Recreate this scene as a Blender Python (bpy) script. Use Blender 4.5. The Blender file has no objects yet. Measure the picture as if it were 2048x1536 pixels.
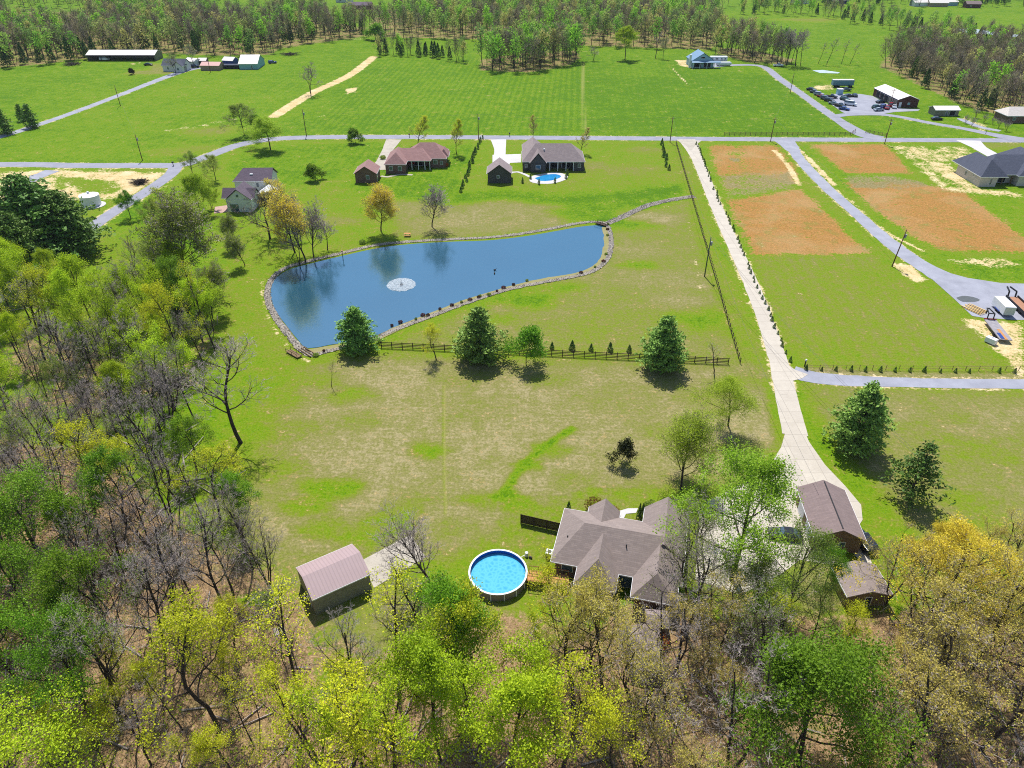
import bpy, math, random
import numpy as np
from mathutils import Vector, Matrix

# ------------------------------------------------------------------ camera, sky, sun, exposure
SC = bpy.context.scene
COL = SC.collection
CAM_H = 75.0; PITCH = math.radians(34.0); FPX = 1420.0
cam_d = bpy.data.cameras.new("camera"); cam = bpy.data.objects.new("camera", cam_d); COL.objects.link(cam)
cam.location = (0, 0, CAM_H); cam.rotation_euler = (math.pi/2 - PITCH, 0, 0)
cam_d.sensor_width = 36.0; cam_d.lens = FPX/2048*36.0; cam_d.clip_start = 0.5; cam_d.clip_end = 20000
SC.camera = cam
SUN_EL = math.radians(60); SUN_AZ = math.radians(-9)      # sun ahead of the camera, a little to the left
W = bpy.data.worlds.new("World"); SC.world = W; W.use_nodes = True
_nt = W.node_tree; _bg = _nt.nodes['Background']
_sky = _nt.nodes.new('ShaderNodeTexSky'); _sky.sky_type = 'NISHITA'; _sky.sun_disc = False
_sky.sun_elevation = SUN_EL; _sky.sun_rotation = SUN_AZ; _sky.air_density = 1.0; _sky.dust_density = 0.6
_nt.links.new(_sky.outputs[0], _bg.inputs[0]); _bg.inputs[1].default_value = 0.11
sun_d = bpy.data.lights.new("sun", 'SUN'); sun_d.energy = 4.6; sun_d.angle = math.radians(0.55); sun_d.color = (1, 0.965, 0.90)
sun = bpy.data.objects.new("sun", sun_d); COL.objects.link(sun)
_tosun = Vector((math.sin(SUN_AZ)*math.cos(SUN_EL), math.cos(SUN_AZ)*math.cos(SUN_EL), math.sin(SUN_EL)))
sun.rotation_euler = (-_tosun).to_track_quat('-Z', 'Y').to_euler(); sun.location = (0, 0, 300)
vs = SC.view_settings; vs.view_transform = 'Standard'; vs.look = 'None'; vs.gamma = 1; vs.exposure = 0.40; vs.use_curve_mapping = False
cy = SC.cycles; cy.use_denoising = False; cy.max_bounces = 5; cy.diffuse_bounces = 2; cy.glossy_bounces = 2; cy.transmission_bounces = 3; cy.transparent_max_bounces = 4
SC.render.filter_size = 1.0; cy.pixel_filter_type = 'BLACKMAN_HARRIS'; cy.filter_width = 1.05; cy.caustics_reflective = False; cy.caustics_refractive = False

# ------------------------------------------------------------------ pixel (of the 2048x1536 photo) -> ground point
_c, _s = math.cos(PITCH), math.sin(PITCH)
def P(u, v, z=0.0):
    x = (u-1024)/FPX; up = (768-v)/FPX
    t = (CAM_H-z)/(_s - up*_c)
    return (x*t, (_c+up*_s)*t)
def proj(x, y, z=0.0):
    d = y*_c+(CAM_H-z)*_s; up = y*_s-(CAM_H-z)*_c
    return 1024+FPX*x/d, 768-FPX*up/d
def hgt(v, vt):
    D = P(1024, v)[1]
    return CAM_H - D*math.tan(PITCH-math.atan((768-vt)/FPX))

# ------------------------------------------------------------------ materials
def lin(c):
    c = c/255.0
    return c/12.92 if c <= 0.04045 else ((c+0.055)/1.055)**2.4
def C(r, g, b, k=0.8): return (lin(r)*k, lin(g)*k, lin(b)*k, 1)
def newmat(name):
    m = bpy.data.materials.new(name); m.use_nodes = True
    return m, m.node_tree, m.node_tree.nodes['Principled BSDF']
def N(nt, t, **kw):
    n = nt.nodes.new(t)
    for k, v in kw.items(): setattr(n, k, v)
    return n
def math_n(nt, op, a, b=None, c=None, clamp=False):
    n = nt.nodes.new('ShaderNodeMath'); n.operation = op; n.use_clamp = clamp
    for i, x in enumerate((a, b, c)):
        if x is None: continue
        if isinstance(x, (int, float)): n.inputs[i].default_value = x
        else: nt.links.new(x, n.inputs[i])
    return n.outputs[0]
def mixc(nt, f, a, b, mode='MIX'):
    n = nt.nodes.new('ShaderNodeMix'); n.data_type = 'RGBA'; n.blend_type = mode
    for i, x in ((0, f), (6, a), (7, b)):
        if isinstance(x, (int, float)): n.inputs[i].default_value = x
        elif isinstance(x, tuple): n.inputs[i].default_value = x
        else: nt.links.new(x, n.inputs[i])
    return n.outputs[2]
def noise_n(nt, scale, detail=3, rough=0.55, vec=None, dist=0.0):
    n = nt.nodes.new('ShaderNodeTexNoise'); n.inputs['Scale'].default_value = scale
    n.inputs['Detail'].default_value = detail; n.inputs['Roughness'].default_value = rough; n.inputs['Distortion'].default_value = dist
    if vec is not None: nt.links.new(vec, n.inputs['Vector'])
    return n.outputs[0]
def ramp_n(nt, f, stops):
    n = nt.nodes.new('ShaderNodeValToRGB'); nt.links.new(f, n.inputs[0]); e = n.color_ramp.elements
    while len(e) < len(stops): e.new(0.5)
    for i, (p, c) in enumerate(stops): e[i].position = p; e[i].color = c
    return n.outputs[0]
def pos_n(nt): return nt.nodes.new('ShaderNodeNewGeometry').outputs['Position']
_mats = {}
def mat(name, col, rough=0.8, var=0.12, scale=1.5, metal=0.0, col2=None, spec=0.3, bump=0.0, fine=None):
    """plain procedural surface: two tones mixed by noise"""
    if name in _mats: return _mats[name]
    m, nt, b = newmat(name)
    if col2 is None: col2 = tuple(min(1, x*(1-var*2)) for x in col[:3])+(1,); 
    tc = N(nt, 'ShaderNodeTexCoord').outputs['Object']
    n1 = noise_n(nt, scale, 4, 0.6, tc)
    f = math_n(nt, 'MULTIPLY_ADD', n1, 2.2, -0.6, clamp=True)
    c = mixc(nt, f, col, col2)
    if fine:
        n2 = noise_n(nt, fine, 2, 0.5, tc)
        c = mixc(nt, math_n(nt, 'MULTIPLY', n2, 0.5), c, tuple(x*0.4 for x in col[:3])+(1,))
    nt.links.new(c, b.inputs['Base Color'])
    b.inputs['Roughness'].default_value = rough; b.inputs['Metallic'].default_value = metal
    b.inputs['Specular IOR Level'].default_value = spec
    if bump:
        bn = N(nt, 'ShaderNodeBump'); bn.inputs['Strength'].default_value = bump; bn.inputs['Distance'].default_value = 0.05
        nt.links.new(n1, bn.inputs['Height']); nt.links.new(bn.outputs[0], b.inputs['Normal'])
    _mats[name] = m
    return m
def leafmat(name, c1, c2, transl=0.4, hue=0.02, val=0.35):
    """foliage: tone changes leaf clump by leaf clump and tree by tree, light passes through"""
    if name in _mats: return _mats[name]
    m, nt, b = newmat(name)
    geo = pos_n(nt)
    n1 = noise_n(nt, 0.9, 3, 0.6, geo)
    n2 = noise_n(nt, 7.0, 1, 0.5, geo)
    f = math_n(nt, 'ADD', math_n(nt, 'MULTIPLY_ADD', n1, 1.6, -0.55), math_n(nt, 'MULTIPLY_ADD', n2, 0.9, -0.45), clamp=True)
    c = mixc(nt, f, c1, c2)
    oi = N(nt, 'ShaderNodeObjectInfo').outputs['Random']
    hs = N(nt, 'ShaderNodeHueSaturation')
    nt.links.new(math_n(nt, 'MULTIPLY_ADD', oi, hue*1.5, 0.5-hue*1.5), hs.inputs['Hue'])
    oi2 = math_n(nt, 'FRACT', math_n(nt, 'MULTIPLY', oi, 7.31))
    nt.links.new(math_n(nt, 'MULTIPLY_ADD', oi2, val, 1-val/2), hs.inputs['Value'])
    nt.links.new(c, hs.inputs['Color']); c = hs.outputs[0]
    nt.links.new(c, b.inputs['Base Color']); b.inputs['Roughness'].default_value = 0.6; b.inputs['Specular IOR Level'].default_value = 0.2
    if transl:
        t = N(nt, 'ShaderNodeBsdfTranslucent'); nt.links.new(c, t.inputs[0])
        mx = N(nt, 'ShaderNodeMixShader'); mx.inputs[0].default_value = transl
        nt.links.new(b.outputs[0], mx.inputs[1]); nt.links.new(t.outputs[0], mx.inputs[2])
        nt.links.new(mx.outputs[0], nt.nodes['Material Output'].inputs[0])
    _mats[name] = m
    return m

# ------------------------------------------------------------------ mesh helpers
def np_mesh(name, V, F, mats=(), mi=None, smooth=False):
    """V (n,3) float, F (m,k) int, all faces with k corners"""
    me = bpy.data.meshes.new(name); V = np.asarray(V, dtype=np.float32); F = np.asarray(F, dtype=np.int32)
    k = F.shape[1]
    me.vertices.add(len(V)); me.vertices.foreach_set('co', V.ravel())
    me.loops.add(F.size); me.loops.foreach_set('vertex_index', F.ravel())
    me.polygons.add(len(F)); me.polygons.foreach_set('loop_start', np.arange(0, F.size, k, dtype=np.int32))
    if mi is not None: me.polygons.foreach_set('material_index', np.asarray(mi, dtype=np.int32))
    for m in mats: me.materials.append(m)
    me.update(calc_edges=True)
    if smooth: me.polygons.foreach_set('use_smooth', np.ones(len(F), dtype=bool))
    else: me.polygons.foreach_set('use_smooth', np.zeros(len(F), dtype=bool))
    return me
def link(name, me, parent=None, loc=(0, 0, 0), rz=0.0):
    o = bpy.data.objects.new(name, me); COL.objects.link(o); o.location = loc; o.rotation_euler = (0, 0, rz)
    if parent: o.parent = parent
    return o
def tag(o, label=None, cat=None, group=None, kind=None):
    if label: o['label'] = label
    if cat: o['category'] = cat
    if group: o['group'] = group
    if kind: o['kind'] = kind
    return o
def empty(name, label, cat, loc, rz=0.0, group=None):
    o = link(name, None, None, loc, rz); o.empty_display_size = 0.5
    return tag(o, label, cat, group)
def copy_tree(o, parent=None):
    c = o.copy(); COL.objects.link(c); c.parent = parent
    for ch in list(o.children): copy_tree(ch, c)
    return c
class MB:
    def __init__(s): s.v = []; s.f = []
    def add(s, vs_, fs):
        b = len(s.v); s.v += [tuple(v) for v in vs_]; s.f += [tuple(i+b for i in f) for f in fs]; return s
    def box(s, x0, x1, y0, y1, z0, z1):
        return s.add([(x0,y0,z0),(x1,y0,z0),(x1,y1,z0),(x0,y1,z0),(x0,y0,z1),(x1,y0,z1),(x1,y1,z1),(x0,y1,z1)],
              [(0,3,2,1),(4,5,6,7),(0,1,5,4),(1,2,6,5),(2,3,7,6),(3,0,4,7)])
    def bar(s, a, b, w, h=None):
        a = Vector(a); b = Vector(b); h = h or w; d = (b-a).normalized()
        up = Vector((0,0,1)) if abs(d.z) < 0.95 else Vector((1,0,0))
        x = d.cross(up).normalized()*w/2; y = x.cross(d).normalized()*h/2
        return s.add([a-x-y,a+x-y,a+x+y,a-x+y,b-x-y,b+x-y,b+x+y,b-x+y],[(0,1,2,3),(7,6,5,4),(0,4,5,1),(1,5,6,2),(2,6,7,3),(3,7,4,0)])
    def cyl(s, p0, p1, r0, r1=None, n=10, cap=True):
        p0 = Vector(p0); p1 = Vector(p1); r1 = r0 if r1 is None else r1; d = (p1-p0).normalized()
        up = Vector((0,0,1)) if abs(d.z) < 0.95 else Vector((1,0,0))
        x = d.cross(up).normalized(); y = x.cross(d)
        ring = [(math.cos(2*math.pi*i/n), math.sin(2*math.pi*i/n)) for i in range(n)]
        vs_ = [p0+(x*a+y*b)*r0 for a, b in ring]+[p1+(x*a+y*b)*r1 for a, b in ring]
        fs = [(i,(i+1)%n,n+(i+1)%n,n+i) for i in range(n)]
        if cap: fs += [tuple(range(n-1,-1,-1)), tuple(range(n,2*n))]
        return s.add(vs_, fs)
    def prism(s, poly, z0, z1):
        n = len(poly)
        return s.add([(x,y,z0) for x,y in poly]+[(x,y,z1) for x,y in poly],
             [(i,(i+1)%n,n+(i+1)%n,n+i) for i in range(n)]+[tuple(range(n-1,-1,-1)), tuple(range(n,2*n))])
    def build(s, name, m, parent=None, loc=(0,0,0), rz=0.0, smooth=False, bevel=0):
        me = bpy.data.meshes.new(name); me.from_pydata(s.v, [], s.f); me.materials.append(m); me.update()
        if smooth: me.polygons.foreach_set('use_smooth', [True]*len(me.polygons))
        o = link(name, me, parent, loc, rz)
        if bevel:
            b = o.modifiers.new('bevel', 'BEVEL'); b.width = bevel; b.segments = 2; b.limit_method = 'ANGLE'
        return o
def smooth_line(pts, step=2.0):
    """Catmull-Rom through world points"""
    pts = [np.array(p, float) for p in pts]; out = []
    ext = [2*pts[0]-pts[1]]+pts+[2*pts[-1]-pts[-2]]
    for i in range(1, len(ext)-2):
        p0, p1, p2, p3 = ext[i-1:i+3]; n = max(2, int(np.linalg.norm(p2-p1)/step))
        for k in range(n):
            t = k/n
            out.append(0.5*((2*p1)+(-p0+p2)*t+(2*p0-5*p1+4*p2-p3)*t*t+(-p0+3*p1-3*p2+p3)*t**3))
    out.append(pts[-1]); return np.array(out)
def ribbon(name, px, width, z, m, world=False, edge=0.0, kind='structure', seed=1, step=2.0):
    pts = smooth_line(px if world else [P(u, v) for u, v in px], step)
    rs = np.random.RandomState(seed)
    d = np.gradient(pts, axis=0); d /= np.linalg.norm(d, axis=1)[:, None]+1e-9
    nrm = np.stack([-d[:,1], d[:,0]], 1); n = len(pts)
    w = np.interp(np.linspace(0, 1, n), np.linspace(0, 1, len(width)), width) if isinstance(width, (list, tuple)) else np.full(n, width)
    j1 = rs.normal(0, edge, n); j2 = rs.normal(0, edge, n)
    L = pts+nrm*(w/2+j1)[:,None]; R = pts-nrm*(w/2+j2)[:,None]
    V = np.zeros((2*n, 3)); V[0::2,:2] = L; V[1::2,:2] = R; V[:,2] = z
    i = np.arange(n-1)*2; F = np.stack([i, i+1, i+3, i+2], 1)
    o = link(name, np_mesh(name, V, F, [m])); tag(o, kind=kind); return o
def sheet(name, px, z, m, kind='structure', world=False, smooth=False):
    pts = list(px) if world else [P(u, v) for u, v in px]
    if smooth: pts = [tuple(p) for p in smooth_line(pts+[pts[0]], 1.5)[:-1]]
    me = bpy.data.meshes.new(name); me.from_pydata([(x, y, z) for x, y in pts], [], [tuple(range(len(pts)))]); me.materials.append(m); me.update()
    if me.polygons[0].normal.z < 0: me.flip_normals()
    o = link(name, me); tag(o, kind=kind); return o

# ------------------------------------------------------------------ the ground
def sdf(poly, X, Y):
    poly = np.array(poly); d = np.full(X.shape, 1e9); ins = np.zeros(X.shape, bool); n = len(poly)
    for i in range(n):
        a = poly[i]; b = poly[(i+1) % n]; e = b-a
        t = np.clip(((X-a[0])*e[0]+(Y-a[1])*e[1])/(e@e+1e-9), 0, 1)
        d = np.minimum(d, (X-a[0]-t*e[0])**2+(Y-a[1]-t*e[1])**2)
        c = ((a[1] > Y) != (b[1] > Y)) & (X < (b[0]-a[0])*(Y-a[1])/(b[1]-a[1]+1e-12)+a[0])
        ins ^= c
    return np.where(ins, np.sqrt(d), -np.sqrt(d))
vrow = np.arange(1640, -60, -2.4)
Yr = np.array([P(1024, v)[1] for v in vrow])
Yr = np.concatenate([np.linspace(-80, Yr[0]-1, 30), Yr, np.geomspace(Yr[-1]*1.03, 9000, 40)])
half = np.maximum(0.595*(Yr+53)*1.35, 85)
ncol = 820
S = np.linspace(-1, 1, ncol)
GX = half[:, None]*S[None, :]; GY = np.repeat(Yr[:, None], ncol, 1)
A = {k: np.zeros(GX.shape) for k in ('dry', 'bare', 'litter', 'sedge', 'sx', 'sy', 'track', 'scrub')}
A['dry'][:] = 0.33
def paint(ch, px, val, soft=2.0, world=False):
    poly = [tuple(p) for p in px] if world else [P(u, v) for u, v in px]
    p = np.array(poly); x0, y0 = p.min(0)-soft; x1, y1 = p.max(0)+soft
    r0 = np.searchsorted(Yr, y0); r1 = np.searchsorted(Yr, y1)
    if r1 <= r0: return
    X = GX[r0:r1]; Y = GY[r0:r1]; sel = (X > x0) & (X < x1)
    if not sel.any(): return
    s = sdf(poly, X[sel], Y[sel]); a = np.clip(s/soft+0.5, 0, 1); a = a*a*(3-2*a)
    sub = A[ch][r0:r1]; sub[sel] = sub[sel]*(1-a)+val*a
def blob(ch, u, v, ru, val, squash=1.0, rot=0.0):
    x, y = P(u, v); x2, _ = P(u+ru, v); r = abs(x2-x)
    pts = [(x+r*math.cos(t)*(1+0.25*math.sin(3*t+u)), y+r*squash*math.sin(t)*(1+0.2*math.cos(2*t+v))) for t in np.linspace(0, 2*math.pi, 14)[:-1]]
    paint(ch, pts, val, r*0.9, True)
def strip(ch, px, w, val, soft=1.0):
    pts = smooth_line([P(u, v) for u, v in px], 4.0)
    d = np.gradient(pts, axis=0); d /= np.linalg.norm(d, axis=1)[:, None]; n = np.stack([-d[:,1], d[:,0]], 1)
    paint(ch, list(map(tuple, pts+n*w/2))+list(map(tuple, (pts-n*w/2)[::-1])), val, soft, True)
ROAD_Y = 279
# far side of the road: vivid hay fields
paint('dry', [(-900,332),(340,330),(480,285),(600,275),(2048,280),(3200,285),(3200,-20),(-900,-20)], 0.13, 6)
paint('dry', [(600,262),(1700,268),(1600,130),(1160,108),(760,120)], 0.10, 14)
paint('dry', [(1180,255),(1690,265),(1540,150),(1160,150)], 0.03, 30)
paint('dry', [(0,210),(330,120),(560,110),(560,130),(200,240),(0,262)], 0.16, 20)
paint('dry', [(0,322),(330,318),(520,255),(610,230),(540,130),(380,145),(0,285)], 0.2, 20)
paint('dry', [(1750,110),(1480,60),(1500,30),(1800,50),(2048,120),(2048,20),(1600,0),(1400,25),(1440,100)], 0.16, 10)
blob('dry', 420, 262, 60, 0.55, .5); blob('dry', 380, 300, 80, 0.5, .4); blob('dry', 900, 215, 90, 0.2, .5)
blob('dry', 1620, 40, 60, .55, .4); blob('dry', 1950, 60, 80, .3, .5)
paint('dry', [(300,128),(340,125),(345,148),(240,149),(265,142),(300,140)], 0.6, 4)
# between road and pond
paint('dry', [(450,330),(560,290),(760,285),(700,350),(560,380),(450,350)], 0.16, 5)
paint('dry', [(740,320),(1360,290),(1375,390),(1220,440),(900,480),(740,470)], 0.38, 6)
paint('dry', [(780,400),(930,395),(1130,410),(1130,455),(900,475),(800,470)], 0.74, 8)
paint('dry', [(960,290),(1350,290),(1360,330),(1160,335),(930,340)], 0.3, 8)
blob('dry', 1250, 340, 70, .55, .5); blob('dry', 1180, 330, 40, .62, .5); blob('dry', 1100, 385, 90, .3, .4); blob('dry', 1290, 300, 40, .55,.5)
strip('dry', [(900,360),(880,400),(1000,390),(1160,400),(1370,378)], 9, 0.05, 8)
blob('dry', 1180, 425, 70, .08, .6); blob('dry', 1280, 405, 60, .1, .5)
blob('dry', 680, 440, 50, 0.6, .6); blob('dry', 830, 430, 40, .7, .6)
paint('dry', [(740,290),(960,290),(880,400),(740,400),(690,370)], 0.12, 8)
# left of pond
paint('dry', [(480,400),(600,470),(530,560),(540,640),(610,740),(480,760),(430,640),(300,450),(380,390)], 0.34, 8)
paint('dry', [(530,560),(540,640),(610,720),(560,740),(500,660)], 0.45, 5)
paint('dry', [(200,440),(330,380),(420,450),(430,560),(300,560)], 0.06, 10)
# right of the pond
paint('dry', [(1225,440),(1380,400),(1480,720),(1000,695),(770,690),(1220,520)], 0.62, 6)
blob('dry', 1300, 440, 60, .88, .8); blob('dry', 1280, 500, 60, .75, .6); blob('dry', 1060, 600, 60, .12, .5); blob('dry', 1130, 575, 45, .25, .4)
blob('dry', 1230, 440, 30, .05, 1.2); blob('dry', 1260, 450, 60, .1, .35); blob('dry', 1420, 640, 80, .2, .5); blob('dry', 1280, 530, 40, .15, .4)
blob('dry', 1000, 640, 40, .35, .5); blob('dry', 1180, 660, 120, .52, .5); blob('dry', 1330, 560, 90, .78, .4); blob('dry', 1370, 600, 60, .85, .3)
strip('dry', [(1372,300),(1395,420),(1440,560),(1510,720),(1545,800)], 5, .42, 3)
strip('dry', [(1410,300),(1450,400),(1540,600),(1600,730)], 6, .3, 4)
# big front lawn
front = [(600,740),(700,715),(1480,735),(1545,760),(1575,900),(1500,960),(1340,1000),(1040,1040),(900,1110),(760,1120),(540,1130),(430,1000),(520,860)]
paint('dry', front, 0.82, 8)
paint('dry', [(760,760),(1480,745),(1540,850),(1400,960),(1000,960),(760,900)], 0.84, 18)
for u,v,r,d in [(560,940,50,.5),(600,860,60,.6),(720,840,50,.6),(830,1000,50,.6),(960,1000,40,.45),(1140,960,40,.55),(1320,860,50,.6),(1420,800,60,.62),(640,1060,50,.42),(930,760,60,.6),(1100,760,50,.6),(660,980,60,.15),(620,1010,50,.3),(850,900,40,.28),(700,790,50,.4),(1015,990,28,0.0),(1040,1010,35,.1),(1100,900,40,.4),(1060,930,30,.25),(560,800,60,.5),
                (620,760,60,.45),(790,1040,60,.4),(740,1075,60,.3),(1480,760,60,.5),(1500,900,50,.5),(1080,1080,50,.25),(1050,1110,45,.3),(900,1060,50,.65),(1180,990,30,.3),(1270,1000,50,.12),(950,820,80,.72),(1230,800,90,.7)]:
    blob('dry', u, v, r, d, .6)
strip('dry', [(1005,1000),(1030,950),(1080,900),(1150,855)], 1.6, .18, 1.2)
strip('track', [(889,770),(889,860),(890,960),(892,1030)], 0.3, .3, .4)
strip('dry', [(887,770),(887,860),(888,960),(890,1030)], 0.4, .5, .5)
strip('dry', [(1540,760),(1560,850),(1565,900),(1530,950)], 3, .35, 2)
# around the house, and right-hand fields
paint('dry', [(1040,1010),(1360,960),(1520,960),(1500,1140),(1080,1180),(1000,1120)], 0.45, 6)
paint('dry', [(1590,770),(2048,780),(2400,785),(2600,1250),(1900,1100),(1740,1010)], 0.68, 8)
paint('dry', [(1590,770),(1640,860),(1760,980),(1800,1060),(1730,1020),(1620,900)], 0.15, 7)
for u,v,r,d in [(1750,820,80,.8),(1950,900,90,.55),(1900,1000,80,.5),(2000,830,60,.85),(1850,960,50,.6),(1980,1060,80,.45),(1940,860,50,.8)]: blob('dry', u, v, r, d, .5)
paint('dry', [(1500,510),(1740,510),(1900,620),(1990,720),(2048,720),(2048,742),(1620,742),(1570,690)], 0.46, 5)
blob('dry', 1850, 620, 60, .5, .5); blob('dry', 1640, 700, 60, .38, .6)
strip('dry', [(1600,742),(1800,752),(2048,756)], 3.0, .8, 1.5)
paint('dry', [(1590,300),(1620,290),(1700,350),(1850,500),(2048,530),(2048,565),(1900,545),(1780,480),(1650,370)], 0.25, 3)
paint('dry', [(1900,520),(2048,520),(2048,562),(1950,560)], .1, 4)
paint('dry', [(1780,290),(2048,290),(2048,470),(1930,390),(1830,340)], 0.22, 8)
paint('dry', [(1960,285),(2048,285),(2048,330)], .45, 4)
# orange sedge fields
for poly, val in [([(1415,291),(1552,291),(1588,330),(1604,370),(1452,384)], .55), ([(1425,291),(1465,291),(1478,345),(1440,350)], .9), ([(1480,292),(1550,292),(1592,345),(1590,365),(1500,345)], .9),
             ([(1456,402),(1602,378),(1668,440),(1735,508),(1508,509)], 1.0), ([(1622,289),(1772,289),(1822,346),(1690,346)], 1.0),
             ([(1690,366),(1810,360),(1930,386),(2048,475),(2130,540),(2100,506),(2048,504),(1890,500),(1842,482),(1765,430)], 1.0)]:
    paint('sedge', poly, val, 5)
paint('scrub', [(1432,350),(1590,340),(1608,376),(1455,398)], .55, 9)
paint('scrub', [(1690,350),(1800,352),(1880,372),(1800,380),(1700,376)], .6, 5)
blob('scrub', 1470, 320, 12, .7, 1.4)
# bare soil and straw
for poly, val, s in [([(0,345),(90,340),(340,345),(330,372),(280,392),(180,398),(0,420)], .8, 8), ([(380,160),(395,155),(400,165)], .3, 3),
        ([(1785,292),(1830,290),(1930,350),(1960,375),(2048,388),(2048,398),(1890,380),(1830,330)], .62, 6), ([(1830,295),(1930,292),(1990,325),(1940,330),(1850,318)], .5, 8),
        ([(1945,650),(2048,640),(2048,760),(2010,720)], .75, 4), ([(1780,525),(1830,530),(1850,560),(1830,566),(1800,545)], .8, 3), ([(1920,635),(1960,640),(1990,650),(1940,655)], .7, 2),
        ([(1890,520),(2000,515),(2048,530),(1990,536)], .55, 3), ([(1375,120),(1390,138),(1360,132),(1348,120)], .7, 4), ([(1625,172),(1665,168),(1668,180),(1630,180)], .6, 3),
        ([(1930,232),(2000,262),(1960,262),(1915,240)], .5, 3), ([(690,178),(716,174),(712,182),(694,188)], .85, 2.5), ([(100,350),(200,362),(110,380)], .25, 8), ([(140,355),(230,365),(240,385),(160,388)], .1, 6)]:
    paint('bare', poly, val, s)
strip('bare', [(750,112),(700,150),(640,178),(600,200),(545,235)], 5.2, 1.0, 2.5)
strip('bare', [(1592,292),(1640,340),(1670,372)], 1.8, .8, 1.2); strip('bare', [(1548,300),(1575,330),(1600,372)], 2.0, .8, 1.4)
strip('bare', [(1700,400),(1760,455),(1850,505)], 1.0, .85, 1.0); strip('bare', [(1345,137),(1375,168)], 1.0, .75, 1.0); strip('bare', [(1375,168),(1440,180),(1510,190)], 1.2, .35, 1.5)
strip('bare', [(660,228),(600,242)], 2, .3, 3); strip('bare', [(330,262),(430,248),(480,235)], 5, .35, 5)
strip('bare', [(700,79),(735,78)], 6, .4, 5); strip('bare', [(262,128),(282,126)], 3, .8, 2); strip('bare', [(1770,288),(1840,320),(1900,375)], 3, .4, 3)
strip('bare', [(1240,445),(1380,398)], .6, .3, 1); strip('bare', [(1376,440),(1398,560),(1412,640)], .8, .35, 1)
paint('bare', [(30,27),(165,27),(165,40),(60,36)], .4, 10)
strip('bare', [(524,560),(530,620),(580,700),(620,725)], 1.2, .4, 1.0)
for px_, w_ in (([(0,329),(150,331),(300,331),(360,330),(400,318),(440,303),(470,292),(510,283),(560,277),(640,274.5),(760,274),(1000,275),(1300,277),(1600,279),(2048,281)], 7.4), ([(352,333),(340,350),(290,385),(215,432),(150,480)], 6.4),
    ([(0,274),(60,255),(150,224),(250,186),(330,155),(380,139)], 5.6), ([(1382,292),(1400,332),(1440,430),(1490,540),(1525,625),(1556,720),(1572,790)], 5.0), ([(1582,295),(1605,325),(1650,372),(1710,425),(1775,482),(1830,522)], 5.8),
    ([(1500,130),(1530,135),(1560,158),(1600,186),(1650,222),(1700,255)], 6.2), ([(1630,755),(1700,761),(1850,766),(2048,768)], 4.8), ([(1760,229),(1800,234),(1860,246),(1920,256)], 5.6)):
    strip('bare', px_, w_, .46, 1.2)
# woodland floor
paint('litter', [(-600,1000),(0,880),(200,900),(330,1020),(430,1090),(590,1180),(640,1290),(760,1330),(900,1270),(1000,1230),(1180,1260),(1300,1200),(1440,1240),(1560,1230),(1640,1240),(1750,1220),(2048,1230),(2700,1200),(2700,3500),(-900,3500)], 1.0, 9)
paint('litter', [(0,640),(250,700),(380,700),(420,640),(445,690),(360,800),(150,840),(0,830)], .55, 10)
paint('litter', [(620,1260),(760,1300),(960,1300),(960,1400),(620,1420)], .45, 6)
for u,v,r,d in [(330,880,60,.0),(420,960,60,0.0),(60,780,40,.2),(240,760,50,.2),(1680,1180,60,.25),(1620,1200,50,.2),(520,1200,40,.3)]: blob('litter', u, v, r, d, .7)
paint('dry', [(250,450),(480,600),(500,760),(540,860),(500,1000),(300,900),(100,700)], 0.4, 24)
paint('dry', [(330,780),(500,740),(520,860),(470,940),(300,880)], 0.2, 18)
paint('dry', [(560,1120),(900,1180),(1040,1200),(1000,1320),(640,1330)], .62, 8)
paint('dry', [(1590,1120),(1680,1130),(1680,1230),(1590,1240)], .7, 5)
# brown floor under the far woods, too
for fp in ([(-500,150),(0,136),(80,130),(160,120),(330,108),(440,112),(545,110),(560,98),(640,86),(745,72),(760,58),(560,30),(240,24),(-500,24)], [(955,141),(1060,146),(1140,132),(1162,116),(1160,100),(1050,104),(960,118)],
           [(745,74),(960,80),(1160,92),(1420,100),(1440,88),(1430,40),(1250,30),(1000,20),(760,20),(735,50)], [(1430,108),(1500,126),(1570,130),(1600,120),(1500,98),(1430,94)], [(1752,132),(1850,178),(1905,205),(1960,222),(2060,250),(2500,300),(2500,90),(2060,98),(1960,96),(1860,92),(1780,104)]):
    paint('litter', fp, .55, 6)
# mowing directions
paint('sy', [(600,262),(1165,262),(1165,110),(760,120)], 1.0, 10); paint('sy', [(1165,262),(1690,265),(1540,140),(1165,110)], .35, 10)
paint('sy', [(-200,320),(330,318),(600,240),(700,120),(560,110),(0,200)], .4, 10)
paint('sy', [(1510,512),(1740,512),(1990,720),(1620,740)], .8, 6); paint('sy', [(460,290),(960,288),(930,400),(560,400)], .6, 6)
paint('sx', front, .8, 10); paint('sx', [(1230,500),(1400,480),(1470,720),(800,690)], .5, 10); paint('sx', [(1640,790),(2200,800),(2300,1100),(1900,1080)], .7, 10)
def tracks(px): strip('track', px, .5, .4, .6)
tracks([(1163,125),(1165,200),(1166,258)]); tracks([(1167,125),(1169,200),(1171,258)])
rs = np.random.RandomState(4)
n_r, n_c = GX.shape
idx = np.arange(n_r*n_c).reshape(n_r, n_c)
GF = np.stack([idx[:-1,:-1], idx[:-1,1:], idx[1:,1:], idx[1:,:-1]], -1).reshape(-1, 4)
gm, gt, gb = newmat('ground')
at1 = N(gt, 'ShaderNodeAttribute', attribute_name='zone'); at2 = N(gt, 'ShaderNodeAttribute', attribute_name='wear')
s1 = N(gt, 'ShaderNodeSeparateColor'); gt.links.new(at1.outputs['Color'], s1.inputs[0])
s2 = N(gt, 'ShaderNodeSeparateColor'); gt.links.new(at2.outputs['Color'], s2.inputs[0])
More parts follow.
